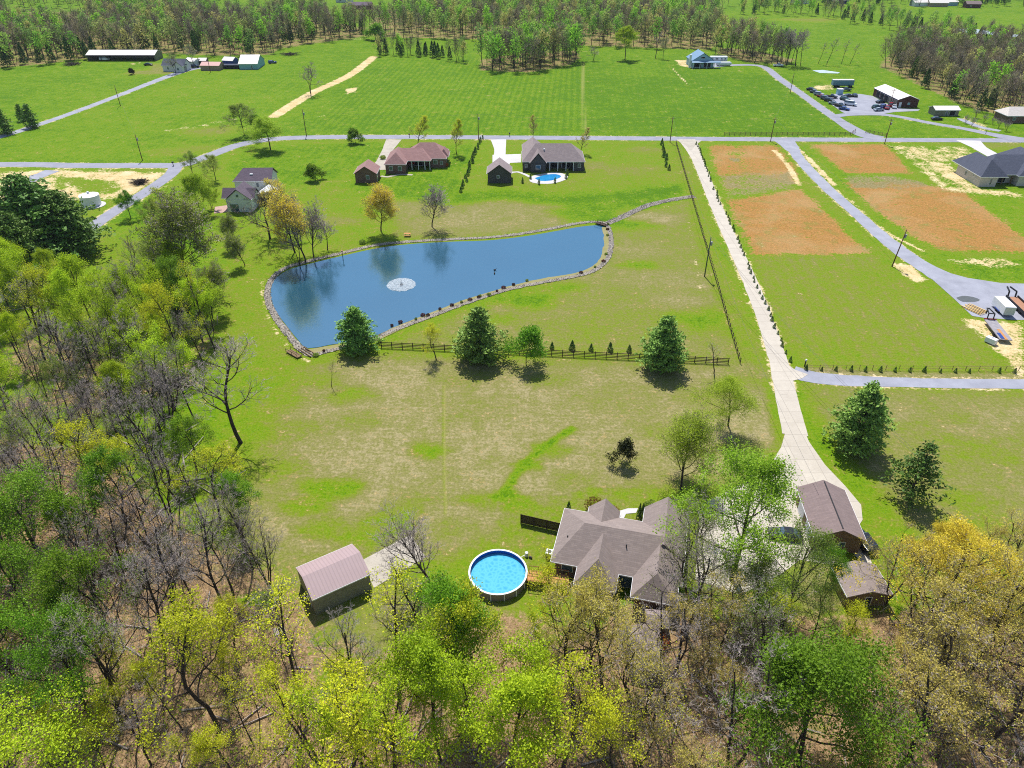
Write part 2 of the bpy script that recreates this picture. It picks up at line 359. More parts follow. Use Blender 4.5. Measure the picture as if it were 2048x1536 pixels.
dry, bare, litter, sedge = s1.outputs[0], s1.outputs[1], s1.outputs[2], at1.outputs['Alpha']
sx_, sy_, track, scrub = s2.outputs[0], s2.outputs[1], s2.outputs[2], at2.outputs['Alpha']
gp = pos_n(gt)
nL = noise_n(gt, 0.035, 5, 0.62, gp, 0.6); nM = noise_n(gt, 0.22, 5, 0.65, gp, 0.4); nS = noise_n(gt, 1.3, 4, 0.7, gp); nF = noise_n(gt, 5.0, 3, 0.7, gp)
sp = N(gt, 'ShaderNodeSeparateXYZ'); gt.links.new(gp, sp.inputs[0])
def stripes(dx, dy, period, wob=1.4):
    a = math_n(gt, 'ADD', math_n(gt, 'MULTIPLY', sp.outputs[0], dx/period*6.283), math_n(gt, 'MULTIPLY', sp.outputs[1], dy/period*6.283))
    a = math_n(gt, 'ADD', a, math_n(gt, 'MULTIPLY', nM, wob*2))
    return math_n(gt, 'MULTIPLY', math_n(gt, 'SINE', a), math_n(gt, 'MULTIPLY_ADD', nM, 1.6, -0.3, clamp=True))
stY = math_n(gt, 'MULTIPLY', stripes(0.995, -0.075, 2.9), math_n(gt, 'MULTIPLY', sy_, 0.13))
stY2 = math_n(gt, 'MULTIPLY', stripes(0.99, -0.09, 1.15), math_n(gt, 'MULTIPLY', sy_, 0.05))
stX = math_n(gt, 'MULTIPLY', stripes(0.03, 1.0, 1.05, .8), math_n(gt, 'MULTIPLY', sx_, 0.07))
d = math_n(gt, 'ADD', dry, math_n(gt, 'MULTIPLY_ADD', nL, 0.4, -0.2))
d = math_n(gt, 'ADD', d, math_n(gt, 'MULTIPLY_ADD', nM, 0.6, -0.30))
d = math_n(gt, 'ADD', d, math_n(gt, 'MULTIPLY_ADD', nS, 0.95, -0.475))
nX = noise_n(gt, 0.6, 5, 0.7, gp, 0.8)
d = math_n(gt, 'ADD', d, math_n(gt, 'MULTIPLY_ADD', nX, 0.7, -0.35))
d = math_n(gt, 'ADD', math_n(gt, 'ADD', d, stX), math_n(gt, 'ADD', stY, stY2), clamp=True)
G = .60
grass = ramp_n(gt, d, [(0, C(92,138,8,G)), (.2, C(124,162,16,G)), (.42, C(138,158,40,G)), (.62, C(146,150,72,G)), (.82, C(160,154,96,G)), (1, C(184,172,126,G))])
grass = mixc(gt, track, grass, C(190,180,110,.75))
def breakup(m_, nz, amp, gain):
    x = math_n(gt, 'ADD', m_, math_n(gt, 'MULTIPLY', math_n(gt, 'MULTIPLY_ADD', nz, 2, -1), amp))
    return math_n(gt, 'MULTIPLY_ADD', math_n(gt, 'ADD', x, -0.5), gain, 0.5, clamp=True)
nMS = math_n(gt, 'MULTIPLY_ADD', nM, 0.5, math_n(gt, 'MULTIPLY', nS, 0.5))
sedgec = ramp_n(gt, math_n(gt, 'MULTIPLY_ADD', nS, 0.6, math_n(gt, 'MULTIPLY', nF, 0.4)), [(.28, C(104,94,56,.62)), (.42, C(172,130,70,.62)), (.58, C(204,150,84,.62)), (.72, C(226,190,130,.66))])
sedgec = mixc(gt, math_n(gt, 'MULTIPLY_ADD', nM, 4, -2.05, clamp=True), sedgec, C(132,146,60,.62))
sedgec = mixc(gt, math_n(gt, 'MULTIPLY_ADD', nL, 3, -1.4, clamp=True), sedgec, C(206,172,122,.62))
grass = mixc(gt, breakup(sedge, nMS, 2.2, 3), grass, sedgec)
scr = ramp_n(gt, nS, [(.3, C(112,130,56,.62)), (.5, C(158,146,98,.62)), (.7, C(190,170,132,.62))])
grass = mixc(gt, breakup(scrub, nMS, 1.2, 4), grass, scr)
barec = ramp_n(gt, math_n(gt, 'MULTIPLY_ADD', nM, 0.6, math_n(gt, 'MULTIPLY', nS, 0.4)), [(.3, C(176,150,100,.78)), (.5, C(222,196,144,.78)), (.7, C(236,220,184,.78))])
grass = mixc(gt, breakup(bare, nMS, 1.5, 3.5), grass, barec)
litc = ramp_n(gt, math_n(gt, 'MULTIPLY_ADD', nS, 0.45, math_n(gt, 'MULTIPLY', nF, 0.55)), [(.25, C(84,66,48,.66)), (.42, C(144,116,84,.66)), (.55, C(178,148,110,.66)), (.66, C(204,176,138,.66)), (.8, C(224,204,176,.7))])
litg = mixc(gt, math_n(gt, 'MULTIPLY_ADD', nM, 4, -2.25, clamp=True), litc, C(140,150,60,.75))
grass = mixc(gt, breakup(litter, nMS, 1.3, 3.5), grass, litg)
nV = noise_n(gt, 2.6, 5, .75, gp)
fin = math_n(gt, 'MULTIPLY', math_n(gt, 'MULTIPLY_ADD', nF, 0.8, 0.6), math_n(gt, 'MULTIPLY_ADD', nV, 1.1, 0.45))
gcol = mixc(gt, 1.0, grass, N(gt, 'ShaderNodeCombineColor').outputs[0], 'MULTIPLY')
cc = [n for n in gt.nodes if n.bl_idname == 'ShaderNodeCombineColor'][0]
for i in range(3): gt.links.new(fin, cc.inputs[i])
gt.links.new(gcol, gb.inputs['Base Color']); gb.inputs['Roughness'].default_value = 0.95; gb.inputs['Specular IOR Level'].default_value = 0.1
bmp = N(gt, 'ShaderNodeBump'); bmp.inputs['Strength'].default_value = 0.5; bmp.inputs['Distance'].default_value = 0.25
gt.links.new(math_n(gt, 'MULTIPLY_ADD', nF, 0.5, nS), bmp.inputs['Height']); gt.links.new(bmp.outputs[0], gb.inputs['Normal'])
gme = np_mesh('ground', np.stack([GX.ravel(), GY.ravel(), np.zeros(GX.size)], 1), GF, [gm])
for nm, ks in (('zone', ('dry','bare','litter','sedge')), ('wear', ('sx','sy','track','scrub'))):
    a = gme.attributes.new(nm, 'FLOAT_COLOR', 'POINT')
    a.data.foreach_set('color', np.stack([A[k].ravel() for k in ks], 1).astype(np.float32).ravel())
tag(link('ground', gme), kind='structure')

# ------------------------------------------------------------------ roads, drives, yards
asphalt = mat('asphalt', C(176,176,190), .9, col2=C(150,152,168), scale=.3, fine=6)
gravel = mat('gravel', C(186,188,202), .95, col2=C(156,158,172), scale=.25, fine=5)
concrete = mat('concrete', C(226,216,200,.7), .85, col2=C(196,186,170,.7), scale=.35, fine=4)
whitecon = mat('new_concrete', C(244,240,238,.72), .85, col2=C(224,220,220,.72), scale=.4, fine=3)
def slabmat():
    """concrete drive: slabs with joints, tyre-darkened middle"""
    m, nt, b = newmat('concrete_slabs'); g = pos_n(nt)
    br = N(nt, 'ShaderNodeTexBrick'); br.offset = 0; nt.links.new(g, br.inputs['Vector'])
    br.inputs['Scale'].default_value = 1; br.inputs['Brick Width'].default_value = 3.3; br.inputs['Row Height'].default_value = 3.3; br.inputs['Mortar Size'].default_value = .035
    br.inputs['Color1'].default_value = C(226,216,200,.7); br.inputs['Color2'].default_value = C(214,204,190,.7); br.inputs['Mortar'].default_value = C(160,150,138,.7)
    n = noise_n(nt, .5, 5, .65, g); n2 = noise_n(nt, 4, 3, .6, g)
    c = mixc(nt, math_n(nt, 'MULTIPLY_ADD', n, 1.8, -.7, clamp=True), br.outputs[0], C(186,176,162,.8))
    c = mixc(nt, math_n(nt, 'MULTIPLY_ADD', n2, .6, -.15, clamp=True), c, C(170,160,148,.8))
    nt.links.new(c, b.inputs['Base Color']); b.inputs['Roughness'].default_value = .85
    return m
slabs = slabmat()
ribbon('road', [(-500,333),(0,329),(150,331),(300,331),(360,330),(400,318),(440,303),(470,292),(510,283),(560,277),(640,274.5),(760,274),(1000,275),(1300,277),(1600,279),(2048,281),(2700,284)], 5.6, .03, asphalt)
ribbon('road', [(352,333),(340,350),(290,385),(215,432),(150,480),(60,545),(-60,640)], 4.6, .037, asphalt)
ribbon('road', [(-200,330),(0,274),(60,255),(150,224),(250,186),(330,155),(380,139),(405,136),(440,137)], [4.2,4.2,4,4,5,6], .026, gravel, edge=.12)
ribbon('driveway', [(1372,279),(1382,292),(1400,332),(1440,430),(1490,540),(1525,625),(1556,720),(1572,790),(1590,870)], [7,3.9,3.7,3.6,3.6,3.6,3.6,4.2], .044, slabs, edge=.05)
sheet('driveway_apron', [(1354,281),(1404,281),(1391,290),(1384,300),(1379,300),(1372,291)], .050, concrete)
sheet('courtyard', [(1572,860),(1606,856),(1618,884),(1650,930),(1690,972),(1722,1010),(1725,1040),(1712,1060),(1728,1085),(1745,1130),(1735,1140),(1700,1100),(1660,1130),(1600,1120),(1560,1150),(1480,1190),(1390,1160),(1400,1010),(1500,960),(1540,930),(1562,895)], .056, slabs)
sheet('drive_fillet', [(1556,715),(1590,740),(1616,749),(1604,757),(1585,762),(1574,790),(1560,790)], .062, slabs)
ribbon('gravel_drive', [(1586,744),(1630,755),(1700,761),(1850,766),(2048,768),(2500,772)], [4.5,3.3,3.2,3.2,3.2,3.2], .037, gravel, edge=.06)
ribbon('gravel_lane', [(1568,281),(1582,295),(1605,325),(1650,372),(1710,425),(1775,482),(1830,522),(1890,556),(1960,582)], [8,4.2,4.2,4.0,4.0,4.0,4.6,5.5,9], .037, gravel, edge=.12)
sheet('gravel_yard', [(1838,522),(1880,541),(1935,556),(2000,566),(2060,568),(2300,580),(2400,700),(2048,640),(2030,640),(1968,636),(1944,632),(1905,595),(1860,555)], .047, gravel)
ribbon('road', [(1440,131),(1500,130),(1530,135),(1560,158),(1600,186),(1650,222),(1700,255),(1730,270),(1760,277)], [4.5,4.5,4.5,4.5,4.5,5,8], .041, asphalt)
ribbon('road', [(1672,232),(1700,229),(1760,229),(1800,234),(1860,246),(1920,256),(1970,266),(2020,276),(2048,281)], [4.5,4,4,4,4.2,5,9], .051, asphalt)
sheet('gravel_yard', [(1650,200),(1668,188),(1720,188),(1745,192),(1790,216),(1840,219),(1836,222),(1790,224),(1760,229),(1700,231),(1684,224),(1664,210)], .047, gravel)
ribbon('driveway', [(1936,281),(1958,295),(1990,313),(2012,326)], [9,5.5,5.5,5.5], .049, whitecon)
ribbon('driveway', [(2000,262),(1960,254),(1925,240),(1915,238)], 3.2, .035, gravel)
ribbon('driveway', [(788,279),(780,292),(768,315),(760,340)], [6,4,4,7], .047, concrete, step=3)
ribbon('driveway', [(997,279),(1000,300),(998,320)], [6,4.2,4.2], .047, whitecon)
sheet('parking_pad', [(985,310),(1042,308),(1042,325),(1020,326),(1018,332),(985,330)], .053, whitecon)
ribbon('garden_path', [(762,352),(775,354),(800,349),(825,350)], 1.2, .049, concrete)
ribbon('garden_path', [(1018,346),(1035,344),(1050,349),(1060,354)], 1.2, .049, whitecon)
sheet('parking_pad', [(1420,120),(1445,124),(1450,133),(1428,135)], .047, gravel)
sheet('parking_pad', [(430,414),(458,410),(458,424),(428,427)], .04, mat('brick_paving', C(205,170,160), .9))
ribbon('gravel_drive', [(20,380),(60,360),(105,341)], 5.5, .036, gravel, edge=.3)
sheet('shed_apron', [(722,1122),(820,1070),(852,1114),(748,1176)], .05, concrete)
sheet('garden_path', [(1224,1036),(1232,1024),(1256,1017),(1276,1017),(1272,1026),(1252,1028),(1246,1040),(1246,1060),(1230,1060)], .055, whitecon)

# ------------------------------------------------------------------ pond with its stone bank
water_px = [(540,590),(548,562),(575,541),(620,528),(690,511),(760,496),(830,488),(900,484),(980,481),(1050,473),(1110,463),(1160,454),(1200,451),(1209,458),(1210,475),(1207,500),(1196,523),(1178,537),(1140,549),(1070,561),(1005,578),(930,600),(860,627),(800,650),(750,672),(700,684),(660,690),(616,697),(596,680),(572,650),(550,620)]
wm, wt, wb = newmat('pond_water')
g = pos_n(wt)
wn = noise_n(wt, .8, 4, .6, g); wn2 = noise_n(wt, .05, 3, .5, g)
gl = N(wt, 'ShaderNodeBsdfGlossy'); gl.inputs['Roughness'].default_value = .13; gl.inputs['Color'].default_value = (.50,.68,.78,1)
df = N(wt, 'ShaderNodeBsdfDiffuse')
wt.links.new(mixc(wt, wn2, (.012,.075,.125,1), (.02,.11,.18,1)), df.inputs['Color'])
mx = N(wt, 'ShaderNodeMixShader'); mx.inputs[0].default_value = .5
bp = N(wt, 'ShaderNodeBump'); bp.inputs['Strength'].default_value = .12; bp.inputs['Distance'].default_value = .1
wt.links.new(wn, bp.inputs['Height']); wt.links.new(bp.outputs[0], gl.inputs['Normal'])
wt.links.new(df.outputs[0], mx.inputs[1]); wt.links.new(gl.outputs[0], mx.inputs[2]); wt.links.new(mx.outputs[0], wt.nodes['Material Output'].inputs[0])
sheet('pond_water', water_px, .07, wm, smooth=True)
rockm = mat('bank_stone', C(186,174,158), .9, col2=C(134,126,114), scale=1.2, fine=5)
soilm = mat('bank_soil', C(170,160,120), .95, col2=C(150,150,80), scale=.6, fine=4)
bankN = [(1218,448),(1190,444),(1150,448),(1100,458),(1040,468),(980,475),(900,479),(830,483),(755,490),(690,505),(620,522),(568,538),(542,562),(535,592),(546,625),(566,655),(590,686),(608,704),(625,712)]
bankS = [(625,712),(650,704),(680,697),(740,680),(800,656),(870,630),(940,604),(1010,581),(1070,568),(1140,555),(1185,543),(1212,522),(1221,500),(1222,475),(1216,452)]
ribbon('stone_bank', bankN, 1.25, .10, rockm, edge=.15, step=1.2)
ribbon('grass_margin', [(618,704),(660,696),(700,691),(750,678),(800,655),(862,631),(930,604),(1005,581),(1070,564),(1140,552),(1180,541),(1204,523),(1213,500),(1214,475),(1210,455)], 1.8, .085, soilm, edge=.1, step=1.2)
ribbon('stone_bank', bankS, 1.1, .10, rockm, edge=.12, step=1.2)
ribbon('stone_ditch', [(1214,447),(1240,437),(1275,420),(1310,407),(1350,398),(1388,393)], 2.2, .06, rockm, edge=.15, step=1.5)
def stones(px, width, n, seed, r0=.09, r1=.26):
    pts = smooth_line([P(u, v) for u, v in px], .5); rs = np.random.RandomState(seed)
    dd = np.gradient(pts, axis=0); dd /= np.linalg.norm(dd, axis=1)[:, None]; nn = np.stack([-dd[:,1], dd[:,0]], 1)
    i = rs.randint(0, len(pts), n); c = pts[i]+nn[i]*rs.uniform(-width/2, width/2, n)[:, None]
    r = rs.uniform(r0, r1, n)
    base = np.array([(1,0,0),(0,1,0),(-1,0,0),(0,-1,0),(0,0,.8)], float)
    V = np.repeat(base[None], n, 0)*rs.uniform(.6, 1.2, (n, 5, 3)); a = rs.uniform(0, 6.28, n); ca, sa = np.cos(a)[:, None], np.sin(a)[:, None]
    V = np.stack([V[...,0]*ca-V[...,1]*sa, V[...,0]*sa+V[...,1]*ca, V[...,2]], -1)*r[:, None, None]
    V[...,0] += c[:,0:1]; V[...,1] += c[:,1:2]; V[...,2] += .10
    F = np.array([(0,1,4),(1,2,4),(2,3,4),(3,0,4)]); return V.reshape(-1,3), (F[None]+np.arange(n)[:,None,None]*5).reshape(-1,3)
Vs, Fs, off = [], [], 0
for a in ((bankN, 1.5, 4200, 1), (bankS, 1.25, 2600, 2), ([(1214,447),(1275,420),(1310,407),(1388,393)], 2.2, 1300, 3)):
    v, f = stones(*a); Vs.append(v); Fs.append(f+off); off += len(v)
sm, st, sb = newmat('rubble_stone'); oi = N(st, 'ShaderNodeNewGeometry')
st.links.new(ramp_n(st, oi.outputs['Random Per Island'], [(0, C(116,106,98)), (.5, C(176,166,156)), (1, C(228,220,210))]), sb.inputs['Base Color']); sb.inputs['Roughness'].default_value = .9
o = link('rubble_stones', np_mesh('rubble_stones', np.concatenate(Vs), np.concatenate(Fs), [sm])); tag(o, 'loose pale stones piled along the bank of the pond', 'stones', kind='stuff')
sheet('far_pond', [(1625,141),(1645,140),(1680,145),(1676,147),(1640,146)], .05, mat('pale_water', C(210,225,235), .2))
sheet('far_pond', [(1915,58),(1940,57),(2000,65),(2048,71),(2100,78),(2048,76),(1990,70),(1930,66)], .05, mat('pale_water', C(210,225,235), .2))

# ------------------------------------------------------------------ trees: skeleton -> trunk and limbs, twigs, leaves
def norm3(v):
    l = math.sqrt(v[0]*v[0]+v[1]*v[1]+v[2]*v[2])+1e-9; return (v[0]/l, v[1]/l, v[2]/l)
def skeleton(seed, H=16., nchild=(11, 6, 5, 4), ang=(50, 42, 40, 42), first=.35, ratio=(.48, .5, .5, .45), up=.10, r0=.24, fork=0, lean=.05, wob=.065, top=.0):
    rnd = random.Random(seed); segs = [[] for _ in range(6)]; tips = []; maxl = len(nchild)
    def grow(p, d, L, r, lev):
        ns = (8, 5, 3, 2, 1)[min(lev, 4)]; pts = [p]; dirs = [d]; rr = [r]
        rend = r*(.35 if lev == 0 else .4)
        for k in range(ns):
            w = wob*(1.0 if lev == 0 else 2.0)
            d = norm3((d[0]+rnd.gauss(0, w), d[1]+rnd.gauss(0, w), d[2]+rnd.gauss(0, w)+up*(0.3 if lev == 0 else 1.0)))
            q = (p[0]+d[0]*L/ns, p[1]+d[1]*L/ns, p[2]+d[2]*L/ns); r1 = r+(rend-r)*(k+1)/ns
            segs[lev].append((p, q, rr[-1], r1)); p = q; pts.append(p); dirs.append(d); rr.append(r1)
        if lev >= maxl: tips.append(pts[-1]); tips.append(((pts[-1][0]+pts[-2][0])/2, (pts[-1][1]+pts[-2][1])/2, (pts[-1][2]+pts[-2][2])/2)); return
        n = nchild[lev]; az = rnd.uniform(0, 6.28)
        for i in range(n):
            t = first+(1-first)*((i+.5+rnd.uniform(-.35, .35))/n) if lev == 0 else .25+.75*((i+.7)/n)
            t = min(t, .99); k = min(int(t*ns), ns-1); f = t*ns-k
            a = pts[k]; b = pts[k+1]; q = (a[0]+(b[0]-a[0])*f, a[1]+(b[1]-a[1])*f, a[2]+(b[2]-a[2])*f)
            dd = dirs[k+1]; az += 2.4+rnd.uniform(-.5, .5)
            ax = norm3((dd[1]+.01, -dd[0]+.02, .0)); ay = (dd[1]*ax[2]-dd[2]*ax[1], dd[2]*ax[0]-dd[0]*ax[2], dd[0]*ax[1]-dd[1]*ax[0])
            an = math.radians(ang[lev]*rnd.uniform(.7, 1.25))
            if lev == 0: an *= 1.15-.55*(t-first)/(1-first)
            ca, sa, cz, sz = math.cos(an), math.sin(an), math.cos(az), math.sin(az)
            nd = norm3(tuple(dd[j]*ca+(ax[j]*cz+ay[j]*sz)*sa for j in range(3)))
            if lev == 0:
                s = (t-first)/(1-first); prof = (1-.62*s) if top <= 0 else (1-.25*s); prof *= .75+.5*min(1, s*3+.3) if s < .25 else 1
                LL = L*ratio[0]*prof*rnd.uniform(.8, 1.2)
            else: LL = L*ratio[min(lev, 3)]*(1-.35*t)*rnd.uniform(.75, 1.3)
            grow(q, nd, LL, rr[k]*(.5 if lev == 0 else .55), lev+1)
    ld = norm3((rnd.gauss(0, lean), rnd.gauss(0, lean), 1))
    if fork:
        for j in range(fork):
            a = 6.28*j/fork+rnd.uniform(-.5, .5); sp = rnd.uniform(.16, .34)
            grow((0, 0, 0), norm3((math.cos(a)*sp, math.sin(a)*sp, 1)), H*rnd.uniform(.86, 1.0), r0*.7, 0)
    else: grow((0, 0, -.2), ld, H, r0, 0)
    return segs, tips
def tubes(sg, n):
    if not sg: return np.zeros((0, 3)), np.zeros((0, 4), int)
    a = np.array([s[0] for s in sg], float); b = np.array([s[1] for s in sg], float); r = np.array([(s[2], s[3]) for s in sg])
    d = b-a; d /= np.linalg.norm(d, axis=1)[:, None]+1e-9
    h = np.where(np.abs(d[:, 2:3]) < .9, np.array([[0, 0, 1.]]), np.array([[1., 0, 0]])); x = np.cross(d, h); x /= np.linalg.norm(x, axis=1)[:, None]; y = np.cross(d, x)
    an = np.arange(n)*2*math.pi/n; ring = x[:, None]*np.cos(an)[None, :, None]+y[:, None]*np.sin(an)[None, :, None]
    V = np.concatenate([a[:, None]+ring*r[:, 0, None, None], b[:, None]+ring*r[:, 1, None, None]], 1).reshape(-1, 3)
    i = np.arange(n); F = np.stack([i, (i+1) % n, n+(i+1) % n, n+i], 1)
    return V, (F[None]+np.arange(len(sg))[:, None, None]*2*n).reshape(-1, 4)
def quads(cen, size, rs, asp=1.0, flat=.0, updir=None):
    n = len(cen); a = rs.normal(size=(n, 3)); a[:, 2] *= (1-flat); a /= np.linalg.norm(a, axis=1)[:, None]
    b = rs.normal(size=(n, 3)); b[:, 2] *= (1-flat); b -= a*(a*b).sum(1)[:, None]; b /= np.linalg.norm(b, axis=1)[:, None]+1e-9
    s = (size*rs.uniform(.6, 1.35, n))[:, None]/2
    V = np.stack([cen-a*s*asp, cen-b*s*.8, cen+a*s*asp, cen+b*s*.8], 1).reshape(-1, 3)
    return V, np.arange(n*4).reshape(-1, 4)
def merge(parts):
    V = []; F = []; M = []; o = 0
    for v, f, m in parts:
        V.append(v); F.append(f+o); M.append(np.full(len(f), m)); o += len(v)
    return np.concatenate(V), np.concatenate(F), np.concatenate(M)
bark = mat('bark', C(92,80,74,.75), .95, col2=C(50,43,42,.75), scale=2.0, fine=9)
bark_pale = mat('pale_bark', C(150,138,128,.75), .95, col2=C(84,74,68,.75), scale=1.2, fine=8)
twigm = mat('twigs', C(194,180,174,.85), .95, col2=C(146,134,128,.85), scale=.6)
twigd = mat('dark_twigs', C(140,126,122,.8), .95, col2=C(96,84,82,.8), scale=.6)
L_lime = leafmat('lime_leaves', C(182,208,44,1), C(130,168,26,1), hue=.01)
L_green = leafmat('fresh_green_leaves', C(126,178,44,.9), C(78,132,30,.9))
L_yellow = leafmat('yellow_green_leaves', C(208,214,48,1), C(166,184,36,1), hue=.008)
L_gold = leafmat('golden_buds', C(218,206,104,.95), C(176,168,64,.95), hue=.008)
L_amber = leafmat('amber_leaves', C(232,214,76,1), C(202,186,52,1), hue=.004)
L_olive = leafmat('olive_leaves', C(150,176,70,.9), C(108,136,50,.9))
L_mid = leafmat('spring_leaves', C(158,196,52,1), C(104,148,34,1))
L_pine = leafmat('pine_needles', C(128,176,74,1), C(60,108,48,1), transl=.1, val=.2)
L_cedar = leafmat('cedar_needles', C(112,152,64,.95), C(48,86,42,.95), transl=.08, val=.2)
L_dark = leafmat('magnolia_leaves', C(70,76,34,.7), C(34,44,18,.7), transl=.05)
L_red = leafmat('rusty_leaves', C(128,84,60,.7), C(86,56,40,.7), transl=.1)
CROWNS = {}
def crown_mesh(name, shape, nleaf, size, spread, leaf, twig, seed, asp=1.0, droop=0., tk=1.0):
    segs, tips = SKEL[shape]; rs = np.random.RandomState(seed)
    parts = []
    tw = [(a, b, max(r1, .018)*tk, max(r2*.6, .011)*tk) for a, b, r1, r2 in segs[3]+segs[4]]
    v, f = tubes(tw, 3); parts.append((v, f, 1))
    if nleaf:
        t = np.array(tips); t = t[rs.rand(len(t)) < .5]; c = t[rs.randint(0, len(t), nleaf)]
        # whole leaf clumps: neighbours share one clump offset, so gaps stay open
        cl = rs.normal(0, spread, (len(t), 3))[rs.randint(0, len(t), nleaf)]*.5
        c = c+cl+rs.normal(0, spread*.6, (nleaf, 3)); c[:, 2] -= droop*rs.uniform(0, 1, nleaf)
        v, f = quads(c, size, rs, asp); parts.append((v, f, 0))
    V, F, M = merge(parts)
    return np_mesh(name, V, F, [leaf, twig], M), float(np.percentile(V[:,2], 99.7))
SKEL = {
 'tall':   skeleton(11, nchild=(12,5,4,3), first=.42, ratio=(.34,.5,.5,.5), ang=(48,42,40,42), r0=.20),
 'tall2':  skeleton(12, nchild=(11,5,4,3), first=.34, ratio=(.42,.5,.5,.5), ang=(46,40,40,42), r0=.22, lean=.10, wob=.14),
 'wide':   skeleton(13, nchild=(12,6,4,3), first=.28, ratio=(.52,.5,.5,.5), ang=(58,45,42,42), r0=.27),
 'forked': skeleton(14, nchild=(7,4,4,3), first=.30, ratio=(.36,.5,.5,.5), fork=3, ang=(42,40,40,40), r0=.22),
 'round':  skeleton(15, H=14, nchild=(16,6,4,3), first=.18, ratio=(.50,.48,.5,.5), ang=(62,45,42,42), r0=.18, up=.06),
 'bare':   skeleton(16, nchild=(13,7,5,5), first=.34, ratio=(.44,.5,.52,.5), ang=(52,44,42,44), r0=.25),
 'bare2':  skeleton(17, nchild=(9,5,5,5), first=.30, ratio=(.42,.52,.5,.5), fork=2, ang=(46,42,42,44), r0=.26, wob=.13),
 'oak':    skeleton(18, nchild=(9,6,5,5), first=.24, ratio=(.72,.55,.5,.5), ang=(74,48,44,44), r0=.36, up=.16, wob=.12),
 'stem':   skeleton(19, nchild=(7,4,4,5), first=.32, ratio=(.34,.5,.5,.5), fork=5, ang=(36,38,40,42), r0=.20),
 'broom':  skeleton(25, H=14, nchild=(20,7,5,4), first=.24, ratio=(.44,.5,.5,.5), ang=(44,40,40,42), r0=.19, up=.16, top=1),
 'oval':   skeleton(20, H=14, nchild=(18,5,4,3), first=.22, ratio=(.30,.45,.5,.5), ang=(42,38,40,40), r0=.15, up=.14),
 'thin':   skeleton(21, nchild=(9,4,3,4), first=.45, ratio=(.24,.5,.5,.5), ang=(44,40,40,42), r0=.15, lean=.12),
}
TR = {}; KP = {}
for k, (segs, tips) in SKEL.items():
    v0, f0 = tubes([s for s in segs[0] if 1], 8); v1, f1 = tubes(segs[1], 6); v2, f2 = tubes(segs[2], 4)
    V, F, M = merge([(v0, f0, 0), (v1, f1, 0), (v2, f2, 0)])
    TR[k] = np_mesh('trunk_'+k, V, F, [bark], smooth=True)
def K(key, shape, nleaf, size, spread, leaf, twig=None, seed=1, H=16., **kw):
    nleaf = int(nleaf*1.8); size *= .68
    KP[key] = (shape, nleaf, size, spread, leaf, twig or twigd, seed, kw)
    cm, top = crown_mesh('crown_'+key, shape, nleaf, size, spread, leaf, twig or twigd, seed, **kw); CROWNS[key] = (shape, cm, top)
K('lime1', 'tall', 7500, .30, .55, L_lime); K('lime2', 'wide', 9000, .30, .6, L_lime, seed=2); K('lime3', 'forked', 6500, .28, .5, L_lime, seed=3)
K('limed', 'wide', 22000, .25, .8, L_lime, seed=4); K('lime4', 'tall2', 5000, .26, .5, L_yellow, seed=4)
K('green1', 'wide', 9000, .30, .6, L_green, seed=5); K('green2', 'tall2', 7000, .30, .55, L_green, seed=6); K('greend', 'wide', 18000, .30, .9, L_green, seed=7, asp=1.3)
K('greenopen', 'wide', 15000, .26, .5, L_mid, twigm, seed=17); K('mids', 'wide', 14000, .30, .9, L_mid, seed=47)
K('yellow1', 'tall2', 3400, .26, .45, L_yellow, seed=8); K('yellow2', 'forked', 4800, .26, .45, L_yellow, seed=9); K('yellow3', 'wide', 5200, .26, .42, L_yellow, seed=10)
K('gold1', 'wide', 3600, .24, .40, L_gold, twigm, seed=11); K('gold2', 'tall2', 2800, .24, .40, L_gold, twigm, seed=12); K('gold3', 'bare2', 3000, .24, .45, L_gold, twigm, seed=13)
K('amber', 'wide', 8000, .26, .45, L_amber, twigm, seed=14); K('amber2', 'broom', 8000, .24, .5, L_amber, twigm, seed=14, H=14); K('amber3', 'broom', 5000, .24, .5, L_amber, twigm, seed=34, H=14); K('bareb', 'broom', 0, 0, 0, L_gold, twigm)
K('bare1', 'bare', 0, 0, 0, L_gold, twigm); K('bare2', 'bare2', 0, 0, 0, L_gold, twigm); K('bare3', 'stem', 0, 0, 0, L_gold, twigm); K('bare4', 'thin', 0, 0, 0, L_gold, twigm)
K('bud1', 'bare', 1500, .20, .4, L_olive, twigm, seed=15); K('bud2', 'thin', 900, .22, .4, L_yellow, twigm, seed=16); K('bud3', 'bare2', 1800, .2, .5, L_olive, twigm, seed=18)
K('budg', 'broom', 7000, .22, .5, L_olive, twigm, seed=44)
K('oak', 'oak', 300, .2, .4, L_olive, twigd, seed=16)
K('olive', 'wide', 6500, .26, .6, L_olive, twigm, seed=19); K('airy', 'round', 9000, .17, .55, L_olive, twigd, seed=20, H=14, asp=1.5); K('airyg', 'broom', 17000, .19, .7, L_mid, twigd, seed=21, H=14, asp=1.4)
K('pear', 'oval', 3200, .20, .35, L_yellow, twigm, seed=22, H=14); K('pearg', 'oval', 1500, .20, .35, L_gold, twigm, seed=23, H=14)
K('ball', 'round', 2600, .95, 1.1, L_green, seed=24, H=14); K('magn', 'round', 2400, 1.1, 1.2, L_dark, seed=25, H=14)
BARK_OF = {}
LABELQ = []    # (object, phrase, u, v) waiting for their labels
def tree(key, x, y, h, rz=None, wscale=1.0, name=None, label=None, group=None, leanx=0, leany=0, bk=None):
    shape, cm, H0 = CROWNS[key]; s = h/H0
    name = name or ('bare_tree' if key.startswith(('bare', 'bud', 'oak')) else 'leafing_tree')
    root = empty(name, label, 'tree', (x, y, 0), rz if rz is not None else random.uniform(0, 6.28), group)
    root.scale = (s*wscale, s*wscale, s); root.rotation_euler = (leanx, leany, root.rotation_euler[2])
    link('trunk', TR[shape], root); link('crown', cm, root)
    return root

